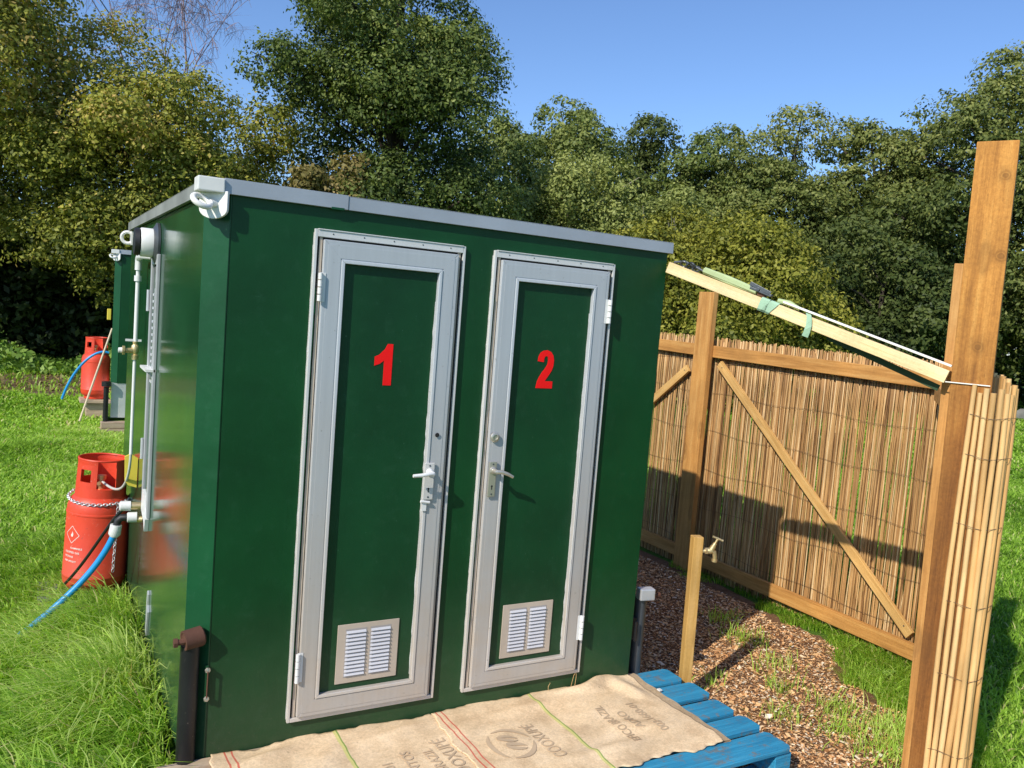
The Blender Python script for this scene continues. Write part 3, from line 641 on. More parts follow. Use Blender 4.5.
part('bracket', MB().box(-.318, -.308, -.014, .004, .37, .51), M['green_edge'], T)
for zz in (.497, .385): part('bolt', MB().tube([(-.314, -.012, zz), (-.311, -.026, zz+.003)], .005, 10).lathe((-.313, -.016, zz), (.3, -.9, 0), [(0, 0), (0, .010), (.008, .010), (.008, 0)], 6), M['chrome'], T, smooth=True)
part('rod', MB().tube([(-.312, -.024, .39), (-.311, -.024, .50)], .0025, 8), M['rust'], T)
T = steady('steady_leg', 1.80, .055, 'dark grey steady leg with bright metal cap at the right corner of the numbered cabin', .57, (M['dark_steel'],), 1)
cp = part('socket', MB().beam((1.765, .035, .563), (1.845, .020, .563), .052, .058), M['steel'], T, bevel=.006)
part('bolt', MB().tube([(1.845, .020, .555), (1.885, .013, .555)], .006, 8).lathe((1.875, .015, .555), (1, -.15, 0), [(0, 0), (0, .012), (.01, .012), (.01, 0)], 6), M['rust'], cp)
part('bracket', MB().box(1.718, 1.765, .03, .05, .33, .44).tube([(1.745, .01, .43), (1.745, .01, .33)], .008, 8), M['black_iron'], T)
T = steady('steady_leg', .30-.43, 8.40-.03, 'black steady leg under the far cabin corner, standing on the timber block', .62, (M['black_iron'],), 1)
T.location.z = .0
part('socket', MB().lathe((.30-.43, 8.37, .60), (0, 0, 1), [(0, .04), (0, .055), (.06, .055), (.06, 0)], 14), M['black_iron'], T, smooth=True)
tag(part('timber_block', MB().box(-.20, .45, 8.26, 8.42, -.003, .075).box(-.18, .45, 8.265, 8.42, .079, .155), M['pale_board'], None, bevel=.006), 'stacked weathered timber blocks under the corner of the distant cabin', 'timber block')

# ------------------------------------------------------------------ gas bottles
def text_mesh(txt, size, bold=0.):
    cu = bpy.data.curves.new('t', 'FONT'); cu.body = txt; cu.size = size; cu.offset = bold; cu.resolution_u = 3
    o = bpy.data.objects.new('t', cu); me = bpy.data.meshes.new_from_object(o)
    V = [tuple(v.co) for v in me.vertices]; F = [tuple(p.vertices) for p in me.polygons]
    bpy.data.objects.remove(o); bpy.data.curves.remove(cu); bpy.data.meshes.remove(me)
    return V, F
def bottle(x, y, z, label, tilt=0., full=True, face=-1.95):
    T = thing('gas_bottle', label, 'gas bottle', (x, y, z), 'red gas bottles beside the cabins')
    R = .178
    mb = MB().lathe((x, y, z), (0, 0, 1), [(0.03, 0), (.03, .12), (.045, .155), (.07, R-.006), (.10, R), (.118, R), (.121, R+.002), (.127, R+.002), (.13, R), (.50, R), (.503, R+.003), (.512, R+.003), (.515, R), (.545, R-.001), (.585, R-.014), (.615, R-.045), (.635, .10), (.642, .05), (.645, 0)], 48)
    part('body', mb, M['gas_red'], T, smooth=True)
    part('foot_ring', MB().lathe((x, y, z), (0, 0, 1), [(.0, .128), (.0, .134), (.06, .140), (.06, .133)], 40), M['gas_red'], T, smooth=True)
    # shroud with hand holes
    mb = MB(); n = 72; r0, r1 = .143, .137
    a_open = 0
    zs = [.585, .66, .70, .74, .775, .805, .83]
    def hole(a, j):
        a = (a-face) % (2*PI); a = a-2*PI if a > PI else a
        for c in (-.42, 1.75, -2.2):
            if abs(a-c) < .24 and j in (2, 3): return True
        if abs(a-.50) < .36 and j >= 1 : return True      # wide opening in front of the valve
        return False
    for k in range(n):
        for j in range(6):
            a = 2*PI*(k+.5)/n
            if hole(a, j): continue
            vs_ = []
            for rr in (r0, r0-.006):
                for (kk, jj) in ((k, j), (k+1, j), (k+1, j+1), (k, j+1)):
                    t = 2*PI*kk/n; q = rr-(zs[jj]-.585)*.03+(.003 if jj == 6 else 0); vs_.append((x+q*math.cos(t), y+q*math.sin(t), z+zs[jj]))
            mb.add(vs_, [(0, 1, 2, 3), (7, 6, 5, 4), (0, 4, 5, 1), (1, 5, 6, 2), (2, 6, 7, 3), (3, 7, 4, 0)])
    sh = part('shroud', mb, M['gas_red'], T, smooth=True)
    part('rim', MB().torus((x, y, z+.832), (0, 0, 1), r0-.009, .0065, 48, 8), M['gas_red'], sh, smooth=True)
    part('valve', MB().lathe((x, y, z+.64), (0, 0, 1), [(0, .03), (.02, .03), (.02, .016), (.06, .016), (.06, .024), (.085, .024), (.09, 0)], 16).tube([(x, y, z+.68), (x+.05*math.cos(face), y+.05*math.sin(face), z+.68)], .012, 10), M['brass'], T, smooth=True)
    if full:
        # printed panel wrapped round the body
        mb = MB()
        def wrap(V, F, u0, z0):
            vs_ = []
            for vx, vz, _ in V:
                a = face-.30+(u0+vx)/R; vs_.append((x+(R+.0012)*math.cos(a), y+(R+.0012)*math.sin(a), z+z0+vz))
            mb.add(vs_, F)
        def strip(p, q, w):
            p = Vector((p[0], p[1], 0)); q = Vector((q[0], q[1], 0)); d = (q-p).normalized(); nn = Vector((-d.y, d.x, 0))*w/2; K = 6
            V = []; F = []
            for i in range(K+1):
                c = p.lerp(q, i/K); V += [tuple(c+nn), tuple(c-nn)]
            for i in range(K): F.append((2*i, 2*i+2, 2*i+3, 2*i+1))
            wrap(V, F, 0, 0)
        cxx, cz, rr = -.045, .385, .052
        D = [(cxx, cz+rr), (cxx+rr, cz), (cxx, cz-rr), (cxx-rr, cz)]
        for i in range(4): strip(D[i], D[(i+1) % 4], .0035)
        wrap([(-.006, 0, 0), (.008, 0, 0), (.012, .014, 0), (.004, .034, 0), (.0, .018, 0), (-.008, .012, 0)], [(0, 1, 2, 3, 4, 5)], cxx-.001, cz-.012)
        for i, (t, s) in enumerate((('FLAMMABLE', .015), ('LIQUEFIED GAS', .016), ('PROPANE', .016), ('KEEP UPRIGHT', .014))):
            V, F = text_mesh(t, s, .0004); wrap(V, F, -.095 if i else -.05, .300-i*.027)
        part('print', mb, M['label_white'], T, fixn=False)
    if tilt: T.rotation_euler = tilt
    return T
bottle(-.560, 2.42, .01, 'red gas bottle with a chain, standing in long grass against the numbered cabin', (0, math.radians(2.2), 0))
bottle(-.19, 9.55, .30, 'smaller looking red gas bottle by the distant cabin with a cream pipe leaning across it', 0, False)
tag(part('paving_slab', MB().box(-.86, -.60, 2.28, 2.62, -.01, .028), M['stone'], None, bevel=.006), 'flat grey slab half buried in grass beside the near gas bottle', 'slab')
tag(part('bottle_plinth', MB().box(-.38, .0, 9.38, 9.72, .245, .295).box(-.30, -.04, 9.44, 9.68, -.01, .244), M['pale_board'], None, bevel=.01), 'pale timber plinth under the red gas bottle at the distant cabin', 'plinth')
# chain round the near bottle
BX, BY, BZ = -.560, 2.42, .01
def btf(a, rr, z):      # point on the (slightly leaning) bottle
    v = Vector((rr*math.cos(a), rr*math.sin(a), z)); v.rotate(Matrix.Rotation(math.radians(2.2), 3, 'Y')); return v+Vector((BX, BY, BZ))
mb = MB(); link_r = .0098
def chain_links(P, n_of):
    for i in range(len(P)-1):
        d = (P[i+1]-P[i]).normalized(); nrm = n_of(P[i]); ax = nrm if i % 2 else d.cross(nrm)
        mb.torus((P[i]+P[i+1])/2, ax, .0085, .0027, 10, 5, 1.45, d)
nof = lambda p: Vector((p.x-BX, p.y-BY, 0)).normalized()
PP_ = [btf(math.radians(140)+k/43*math.radians(230), .174, .612-.035*math.sin(k/43*PI)) for k in range(44)]
chain_links(PP_, nof)
chain_links([btf(math.radians(-62), .187, .585-.0235*k) for k in range(19)], nof)
tag(part('chain', mb, M['steel'], None, smooth=True), 'steel chain looped around the shoulder of the near red gas bottle', 'chain')
# hoses
tag(part('water_pipe', MB().tube(bez([(-.517, 1.613, .585), (-.565, 1.63, .44), (-.68, 1.67, .26), (-.945, 1.59, .085)], 24), .0165, 14), M['blue_pipe'], None, smooth=True), 'thick blue water pipe curving from the near cabin inlet down into the long grass', 'pipe')
tag(part('water_hose', MB().tube(bez([(-.44, 1.615, .736), (-.50, 1.66, .74), (-.60, 1.80, .42), (-.718, 2.29, .11)], 20), .0085, 10), M['black_rubber'], None, smooth=True), 'thin black hose running down from the near cabin in front of the red gas bottle', 'hose')
tag(part('water_pipe', MB().tube(bez([(-.08, 8.9, .98), (-.25, 8.9, 1.05), (-.50, 8.95, .75), (-.60, 9.0, .35)], 20), .016, 10), M['blue_pipe'], None, smooth=True), 'blue pipe arching from the distant cabin to the lawn', 'pipe')
tag(part('waste_pipe', MB().tube([(-.075, 8.55, 1.32), (-.40, 8.75, .10)], .013, 10), M['cream_hose'], None, smooth=True), 'straight cream pipe leaning from the distant cabin to the grass', 'pipe')
tag(part('junction_box', MB().box(-.125, -.083, 8.72, 8.80, 1.42, 1.56), M['yellow'], None, bevel=.004), 'small yellow box on the side wall of the distant cabin', 'box')

# ------------------------------------------------------------------ pallets and sacks
def pallet(name, x0, x1, ys, mat, label, fx=0):
    T = thing(name, label, 'pallet', ((x0+x1)/2, (ys[0][0]+ys[-1][1])/2, 0), 'pallets forming the doorstep')
    r = random.Random(int(x0*100))
    for (ya, yb) in ys:
        mb = MB(); nseg = 7; dx = r.uniform(-.008, .008); vs_ = []
        zt = .145+r.uniform(-.003, .003); dz = r.uniform(-.004, .004)
        c = .018
        poly = [(x0+dx, ya+c), (x0+dx+c, ya), (x1+dx-c, ya), (x1+dx, ya+c), (x1+dx, yb-c), (x1+dx-c, yb), (x0+dx+c, yb), (x0+dx, yb-c)]
        mb.prism(poly, 'z', zt-.022, zt)
        part('top_board', mb, mat, T, bevel=.003)
    ymin, ymax = min(ys[0][0], ys[-1][0]), max(ys[0][1], ys[-1][1])
    for xc in (x0+.05, (x0+x1)/2, x1-.05):
        mb = MB()
        mb.box(xc-.045, xc+.045, ymin+.005, ymax-.005, .100, .119)
        part('stringer', mb, mat, T)
        for yc in (ymin+.075, (ymin+ymax)/2, ymax-.075): part('block', MB().box(xc-.047, xc+.047, yc-.07, yc+.07, .0195, .0995), mat, T, bevel=.003)
    for yc in (ymin+.075, (ymin+ymax)/2, ymax-.075): part('base_board', MB().box(x0, x1, yc-.05, yc+.05, .0, .019), mat, T)
    return T
pallet('pallet', .80, 1.995, [(-.815, -.665), (-.63, -.505), (-.475, -.335), (-.30, -.150), (-.115, .030)][0:5], M['blue'], 'blue painted wooden pallet under the right hand coffee sack')
pallet('pallet', -.50, .70, [(-.815, -.67), (-.60, -.50), (-.45, -.33), (-.28, -.17), (-.12, -.005)], M['pale_board'], 'plain weathered wooden pallet under the left hand coffee sack')

def hsack(x, y):
    z = .1505
    for (cx, cy, ax, ay, h, th) in ((1.50, -.03, .09, .035, .020, .3), (1.38, -.06, .12, .03, .010, -.2), (1.62, -.12, .05, .12, .012, .2), (1.30, -.28, .16, .04, .006, .5), (1.0, -.12, .2, .03, .005, .1),
                             (.45, -.10, .15, .03, .006, .2), (.1, -.2, .1, .06, .006, .7), (.80, -.33, .1, .05, .004, .9), (1.45, -.45, .15, .05, .006, -.4), (-.1, -.1, .12, .03, .008, .3), (1.2, -.55, .2, .03, .006, .1)):
        dx, dy = x-cx, y-cy; u = dx*math.cos(th)+dy*math.sin(th); v = -dx*math.sin(th)+dy*math.cos(th)
        z += h*2.3*math.exp(-(u/ax)**2-(v/ay)**2)
    z += .0035*math.sin(x*8+y*11+1.2*math.sin(y*7))+.0022*math.sin(x*11+y*9)+.0016*math.sin(x*23-y*17+1)+.0012*math.sin(y*41+x*5)+.003
    return z
def sack(name, x0, x1, y0, y1, dz, mat, label, seed):
    nx, ny = 150, 60; r = random.Random(seed); mb = MB()
    ph = [r.uniform(0, 6) for _ in range(8)]
    def edge(t, k): return .010*math.sin(t*9+ph[k])+.005*math.sin(t*23+ph[k+1])+.0025*math.sin(t*61+ph[k+2])
    for j in range(ny+1):
        for i in range(nx+1):
            u, v = i/nx, j/ny
            x = x0+(x1-x0)*u; y = y0+(y1-y0)*v
            y += edge(u*2, 0)*v*1.0+edge(u*2+1, 2)*(1-v)*1.3; x += edge(v, 3)*(1-u)+edge(v+3, 4)*u*.8
            z = hsack(x, y)+dz
            if v < .03 and name: z -= (.03-v)*.12
            mb.v.append((x, y, z))
    n1 = nx+1
    for j in range(ny):
        for i in range(nx): mb.f.append((j*n1+i, j*n1+i+1, (j+1)*n1+i+1, (j+1)*n1+i))
    T = thing(name, label, 'sack', ((x0+x1)/2, (y0+y1)/2, .15), 'burlap coffee sacks laid as a doormat')
    o = part('cloth', mb, mat, T, True, fixn=False)
    sm = o.modifiers.new('thick', 'SOLIDIFY'); sm.thickness = .003; sm.offset = -1
    # loose threads on the edges
    th = MB()
    for k in range(70):
        e = r.random()
        if e < .6: x = r.uniform(x0, x1); y = y1+edge((x-x0)/(x1-x0)*2, 0); d = Vector((r.uniform(-.6, .6), 1, 0))
        else: x = x0+.002; y = r.uniform(y0, y1); d = Vector((-1, r.uniform(-.6, .6), 0))
        p = Vector((x, y, hsack(x, y)+dz)); l = r.uniform(.006, .022)
        if y > -.02: continue
        th.tube([p, p+d*l*.5+Vector((0, 0, .003)), p+d*l+Vector((0, 0, r.uniform(-.002, .006)))], .0006, 3)
    part('loose_thread', th, mat, T)['kind'] = 'stuff'
    return T
SA = sack('coffee_sack', -.285, .69, -.68, -.004, .0, M['sack_a'], 'left coffee sack with one green stripe, lying partly under the other sack on plain boards', 3)
SB = sack('coffee_sack', .622, 1.715, -.675, .0, .006, M['sack_b'], 'right coffee sack printed with a bean emblem, lying over the blue pallet', 5)
mb = MB(); n_ = 40
for i in range(n_+1):
    t = i/n_; y = .028-t*.70; xa = 1.702+.006*math.sin(t*17); xb = 1.772-.02*t+.004*math.sin(t*31)+(.01*t)
    z = hsack(1.70, y)
    mb.v += [(xa, y, z-.001), (xb, y-.005, max(.150, z-.006)), (xb, y-.005, .147), (xa, y, .147)]
for i in range(n_): 
    for k in range(3): mb.f.append((i*4+k, (i+1)*4+k, (i+1)*4+k+1, i*4+k+1))
part('hem', mb, M['hem'], SB, True)
part('tag', MB().box(1.755, 1.772, -.20, -.18, .158, .164), M['white_plastic'], SB)
def print_on(mb, V, F, ox, oy, ang=PI/2, dz=.0088, sub=True):
    ca, sa = math.cos(ang), math.sin(ang)
    vs_ = []
    for vx, vy, _ in V:
        x = ox+vx*ca-vy*sa; y = oy+vx*sa+vy*ca; vs_.append((x, y, hsack(x, y)+dz))
    mb.add(vs_, F)
def letters(mb, txt, size, ox, oy, ang=PI/2, dz=.0088, bold=.001, wid=1.):
    V, F = text_mesh(txt, size, bold); print_on(mb, [(v[0]*wid, v[1], 0) for v in V], F, ox, oy, ang, dz)
mb = MB()
# reading direction runs toward the cabin, tops of the letters point left
letters(mb, 'COOXUPÉ', .082, 1.010, -.535, PI/2+.05, wid=.72)
part('lettering', mb, M['ink'], SB, fixn=False); mb = MB()
letters(mb, 'EFICO BRAZIL', .060, 1.375, -.545, PI/2+.02, wid=.80)
part('lettering', mb, M['ink'], SB, fixn=False); mb = MB()
letters(mb, 'ADRO', .060, 1.452, -.47, PI/2+.02, wid=.95)
part('lettering', mb, M['ink'], SB, fixn=False); mb = MB()
letters(mb, '002-1660-01', .060, 1.545, -.525, PI/2+.02, wid=.88)
part('lettering', mb, M['ink'], SB, fixn=False); mb = MB()
# bean emblem: broken ring with two beans
ex, ey = .832, -.372
def arc(mb, a0, a1, r0, r1, wv):
    K = 16; V = []; F = []
    for i in range(K+1):
        t = i/K; a = a0+(a1-a0)*t; ww = wv*math.sin(PI*t)**.6
        for rr in (1-ww, 1.0): V.append((r0*rr*math.cos(a), r1*rr*math.sin(a), 0))
    for i in range(K): F.append((2*i, 2*i+1, 2*i+3, 2*i+2))
    print_on(mb, V, F, ex, ey, 0)
for a0 in (.15, 2.25, 4.3): arc(mb, a0, a0+1.9, .102, .112, .20)
def bean(mb, cx, cy, a, rx, ry):
    K = 18; ca, sa = math.cos(a), math.sin(a)
    for s in (-1, 1):
        V = []
        for i in range(K+1):
            t = PI*i/K; u, v = rx*math.cos(t), s*(ry*math.sin(t)+.003); V.append((cx+u*ca-v*sa, cy+u*sa+v*ca, 0))
        for i in range(K+1):
            t = PI-PI*i/K; u, v = rx*.96*math.cos(t), s*(.0035+.003*math.sin(t*2)); V.append((cx+u*ca-v*sa, cy+u*sa+v*ca, 0))
        F = [(i, i+1, 2*K-i, 2*K+1-i) for i in range(K)]
        print_on(mb, V, F, ex, ey, 0)
bean(mb, -.004, .030, -.35, .046, .022); bean(mb, .010, -.028, -.35, .046, .022)
part('emblem', mb, M['ink'], SB, fixn=False)
mb = MB()
letters(mb, 'COOXUPÉ', .080, .605, -.54, PI/2+.03, .0028, wid=.86)
part('lettering', mb, M['ink'], SA, fixn=False); mb = MB()
letters(mb, 'BRAZIL', .060, .520, -.44, PI/2+.03, .0028, wid=.9)
part('lettering', mb, M['ink'], SA, fixn=False); mb = MB()
letters(mb, 'SANTOS', .060, .430, -.46, PI/2+.03, .0028, wid=.9)
part('lettering', mb, M['ink'], SA, fixn=False); mb = MB()
letters(mb, '002-1660-01', .058, .340, -.56, PI/2+.03, .0028, wid=.85)
part('lettering', mb, M['ink'], SA, fixn=False)

# ------------------------------------------------------------------ standpipe on its stake
T = thing('tap_post', 'short yellow pine stake beside the blue pallet, carrying the garden tap', 'post', (2.035, -.075, 0))
mb = MB(); wv = .026; cx, cy = 2.035, -.055
mb.beam((cx+.015, cy+.0, 0), (cx, cy, .868), .052, .052, up=(.35, .94, 0))
part('stake', mb, M['pine_stake'], T, bevel=.003)
TT = thing('garden_tap', 'brass garden tap with a T handle at the top of the short stake', 'tap', (2.07, -.06, .80))
bx0 = Vector((2.062, -.075, .795)); ax = Vector((.72, -.35, .06)).normalized()
part('body', MB().tube([bx0-ax*.01, bx0+ax*.02, bx0+ax*.028, bx0+ax*.050], [.011, .011, .016, .015], 14).lathe(bx0+ax*.012, ax, [(0, .012), (0, .018), (.012, .018), (.012, .012)], 6), M['brass'], TT, smooth=True)
v1 = bx0+ax*.042
part('spout', MB().tube([v1, v1+ax*.018+Vector((0, 0, -.008)), v1+ax*.024+Vector((0, 0, -.03)), v1+ax*.024+Vector((0, 0, -.05))], [.013, .012, .011, .011], 14).lathe(v1+ax*.024+Vector((0, 0, -.045)), (0, 0, -1), [(0, .011), (0, .0145), (.012, .0145), (.012, .009)], 14), M['brass'], TT, smooth=True)
hd = (ax*.5+Vector((0, 0, 1))).normalized()
part('spindle', MB().tube([v1, v1+hd*.028, v1+hd*.029, v1+hd*.045, v1+hd*.046, v1+hd*.072], [.015, .014, .011, .010, .006, .006], 12), M['brass'], TT, smooth=True)
hc = v1+hd*.072; hv = Vector((.75, -.45, -.30)).normalized()
part('handle', MB().tube([hc-hv*.028, hc-hv*.016, hc, hc+hv*.016, hc+hv*.028], [.0065, .0045, .007, .0045, .0065], 10), M['brass'], TT, smooth=True)

# ------------------------------------------------------------------ fence of reeds
FX = 3.66
def reeds(pathf, n, zf0, zf1, r0, r1, seed, curve=.006, layers=1, sides=6, gap=None, segs=6, flat=.6):
    r = np.random.default_rng(seed); mb_v = []; 
    for k in range(n):
        t = (k+r.uniform(-.35, .35))/n
        if gap and gap(t, r): continue
        base = np.array(pathf(t)); rad = r.uniform(r0, r1); top = zf1(t)+r.normal(0, .006)-(.018 if r.random() < .06 else 0); bot = zf0(t)
        lean = r.normal(0, .012); bow = r.normal(0, curve); ph = r.uniform(0, 6); rows = []
        for s in range(segs+1):
            q = s/segs; z = bot+(top-bot)*q
            off = lean*(q-.5)+bow*math.sin(PI*q)+.0015*math.sin(q*20+ph)
            c = np.array([base[0]+r.uniform(-.0012, .0012), base[1]+off, z]); rr = rad*(1-.18*q)
            for i in range(sides):
                a = 2*PI*i/sides; rows.append(c+np.array([rr*math.cos(a)*flat, rr*math.sin(a), 0]))
        mb_v.append(np.array(rows))
    V = np.array(mb_v); F = []
    for s in range(segs):
        for i in range(sides): F.append((s*sides+i, s*sides+(i+1) % sides, (s+1)*sides+(i+1) % sides, (s+1)*sides+i))
    F.append(tuple(segs*sides+i for i in range(sides)))
    return V, F
FT = thing('reed_fence', 'long reed screen fence with timber rails and diagonal braces behind the tap', 'fence', (FX, 1.5, 0))
V, F = reeds(lambda t: (FX+.035, -.32+t*4.3), 500, lambda t: -.005, lambda t: 1.842-.010*math.sin(t*9)+.01*(t-.5), .0034, .0068, 4, .012, gap=lambda t, r: r.random() < .03)
np_quads('reed_screen', V, V.shape[1], M['reed'], FT, (FX+.03, 1.8, 0), faces=F, smooth=True)
V, F = reeds(lambda t: (FX+.047, -.30+t*4.3), 600, lambda t: -.005, lambda t: 1.828, .0035, .0062, 9, .03, gap=lambda t, r: r.random() < .05)
np_quads('reed_screen', V, V.shape[1], M['reed'], FT, (FX+.05, 1.8, 0), faces=F, smooth=True)
mb = MB()
for z in (.22, .52, .82, 1.12, 1.42, 1.66):
    mb.tube([(FX+.022+.002*math.sin(i*2.1), -.3+i*.12, z+.012*math.sin(i*.9+z*5)) for i in range(37)], .0012, 4)
part('binding_wire', mb, M['wire'], FT)
part('rail', MB().beam((FX, -.28, 1.716), (FX, 4.2, 1.782), .034, .090), M['pine_y'], FT, bevel=.003)
part('rail', MB().beam((FX, -.28, .108), (FX, 4.2, .122), .034, .095), M['pine_y'], FT, bevel=.003)
part('brace', MB().beam((FX-.002, 1.62, 1.668), (FX-.002, -.23, .215), .032, .062, up=(1, 0, 0)).__class__(), M['pine_y'], FT) if False else None
def brace(a, b, w, th):
    a, b = Vector(a), Vector(b); d = (b-a).normalized(); n = Vector((1, 0, 0)); s = d.cross(n).normalized(); mb = MB(); vs_ = []
    for p in (a, b):
        for i, j in ((-1, -1), (1, -1), (1, 1), (-1, 1)): vs_.append(p+s*i*w/2+n*j*th/2)
    return mb.add(vs_, [(0, 1, 2, 3), (7, 6, 5, 4), (0, 4, 5, 1), (1, 5, 6, 2), (2, 6, 7, 3), (3, 7, 4, 0)])
M['pine_diag'] = wood('fresh_pine_brace', ((.50, .27, .08), (.66, .39, .13), (.76, .50, .20)), 'X', .6)
DEFER_BRACE = True
tag(part('fence_post', MB().box(3.592, 3.641, 1.672, 1.838, -.01, 2.20), M['pine_z'], None, bevel=.004), 'orange timber post standing in the middle of the reed fence, under the sloping beam', 'post', 'timber posts of the shelter')
for yy, zz in ((1.56, 1.63), (-.17, .245), (1.98, 1.57)): part('screw', MB().lathe((FX-.018, yy, zz), (-1, 0, 0), [(0, .0), (0, .005), (.0015, .0045), (.002, 0)], 8), M['dark_steel'], FT)
# near posts
wd = Vector((.454, -.891, 0)); dp = Vector((.891, .454, 0)); LF = Vector((2.29, -1.117, 0))
def slab_post(c, w, d, z1, ztop_skew=0, lean=Vector((0, 0, 0))):
    mb = MB(); vs_ = []
    for z in (-.01, z1):
        for a, b in ((-1, -1), (1, -1), (1, 1), (-1, 1)): vs_.append(Vector(c)+wd*a*w/2+dp*b*d/2+Vector((0, 0, z))+lean*(z/z1))
    return mb.add(vs_, [(3, 2, 1, 0), (4, 5, 6, 7), (0, 1, 5, 4), (1, 2, 6, 5), (2, 3, 7, 6), (3, 0, 4, 7)])
PW, PT = .146, .052
tag(part('fence_post', slab_post(LF+wd*(PW/2+.035)+dp*PT/2, PW, PT, 2.735, 0, wd*-.035), M['pine_dark'], None, bevel=.004), 'tallest thick orange timber post, standing at the right with canes tied to it', 'post', 'timber posts of the shelter')
tag(part('fence_post', slab_post(LF+dp*(PT+.050)+wd*(.028+.035), .12, .094, 2.262, 0, wd*-.035), M['pine_z'], None, bevel=.004), 'shorter timber post directly behind the tallest post', 'post', 'timber posts of the shelter')

# cane screen wrapped round the tall post and running back to the fence
CT = thing('cane_screen', 'screen of pale canes tied round the tallest post at the right edge', 'fence', (2.5, -1.2, 0))
path = [LF+wd*.096-dp*.013, LF+wd*.15-dp*.012, LF+wd*.20-dp*.004, LF+wd*.232+dp*.022, LF+wd*.240+dp*.07, LF+wd*.225+dp*.14, LF+wd*.18+dp*.24, Vector((3.0, -.86, 0)), Vector((3.35, -.54, 0)), Vector((3.68, -.24, 0))]
seg = [0]
for i in range(1, len(path)): seg.append(seg[-1]+(path[i]-path[i-1]).length)
def along(t):
    s = t*seg[-1]
    for i in range(1, len(path)):
        if s <= seg[i]: q = (s-seg[i-1])/(seg[i]-seg[i-1]); return path[i-1].lerp(path[i], q)
    return path[-1]
r = random.Random(8); mb = MB(); nodes = MB(); s = .004
while s < seg[-1]:
    t = s/seg[-1]; p = along(t); rad = r.uniform(.0092, .0118) if s < .55 else r.uniform(.006, .010)
    top = 1.772+r.uniform(-.02, .012)+(.012 if s > .18 else 0)+(.03 if s > .3 else 0)
    ln = Vector((r.uniform(-.012, .012), r.uniform(-.010, .010), 0)); pts = []; rr = []; w1, w2 = r.uniform(0, 6), r.uniform(.0, .004)
    fan = Vector((.87, -.49, 0))*(.030*max(0, 1-s/.25))*-1
    for k in range(8):
        q = k/7; pts.append(p+ln*math.sin(q*PI)+wd*w2*math.sin(q*9+w1)+Vector((0, 0, q*top-.01*(1-q)))); rr.append(rad*(1.08-.16*q)*(1.07 if r.random() < .3 else 1))
    mb.tube(pts, rr, 9)
    s += rad*2+(r.uniform(.0005, .0045) if s < .22 else r.uniform(.0, .003))
part('cane', mb, M['cane'], CT, True)['kind'] = 'stuff'
mb = MB()
for z in (.28, .60, .90, 1.22, 1.50, 1.66):
    pp = []
    for i in range(60):
        t = i/59*.55; p = along(t); d = (along(min(1, t+.01))-along(max(0, t-.01))).normalized(); nn = Vector((d.y, -d.x, 0))
        pp.append(p+nn*.0135+Vector((0, 0, z+.006*math.sin(i*.7+z))))
    mb.tube(pp, .0012, 4)
part('binding_wire', mb, M['wire'], CT)
part('rail', MB().beam((2.62, -1.02, 1.60), (3.60, -.23, 1.66), .034, .09), M['pine_y'], CT, bevel=.003)
mb = MB(); zc = 1.782; K = []
for a, b in ((-.006, -.006), (-.006, PT+.006), (PW+.006, PT+.006), (PW+.006, -.006), (-.006, -.006)): K.append(LF+wd*a+dp*b+Vector((0, 0, zc)))
mb.tube(K, .0026, 6)
tag(part('tie_wire', mb, M['lath'], None, smooth=False), 'pale cord tied around the tallest post above the canes', 'cord')

# sloping beam, lath, straps
A = Vector((1.724, -.012, 2.196)); B = Vector((2.294, -1.112, 1.802)); dB = (B-A).normalized(); side = dB.cross(Vector((0, 0, 1))).normalized(); upb = side.cross(dB).normalized()
def along_wood(name, a, b, w, h, mat, parent=None, bev=.002):
    """box built along its own X axis so the grain runs lengthwise"""
    a, b = Vector(a), Vector(b); ln = (b-a).length; me_mb = MB().box(-ln/2, ln/2, -w/2, w/2, -h/2, h/2)
    o = part(name, me_mb, mat, parent, bevel=bev, origin=Vector((0, 0, 0)))
    d = (b-a).normalized(); s_ = Vector((0, 0, 1)).cross(d).normalized(); u = d.cross(s_)
    R = Matrix((d, s_, u)).transposed().to_4x4(); R.translation = (a+b)/2; o.matrix_world = R; WL[o.name] = (a+b)/2; return o
for a_, b_ in (((FX-.004, 1.60, 1.655), (FX-.004, -.21, .200)), ((FX-.004, 1.95, 1.59), (FX-.004, 3.75, .20))):
    o = along_wood('brace', a_, b_, .026, .060, M['pine_diag']); mw_ = o.matrix_world.copy(); o.parent = FT; o.matrix_local = Matrix.Translation(-wloc(FT)) @ mw_
o = along_wood('roof_beam', A, B, .046, .052, M['pine_pale']); tag(o, 'pale new timber beam sloping from the cabin roof corner down to the tallest post', 'beam')
a2 = A.lerp(B, .44)+upb*.043; b2 = B+upb*.046-dB*.002
o = along_wood('lath', a2, b2, .024, .009, M['lath']); tag(o, 'thin white lath lying on the lower half of the sloping beam', 'lath')
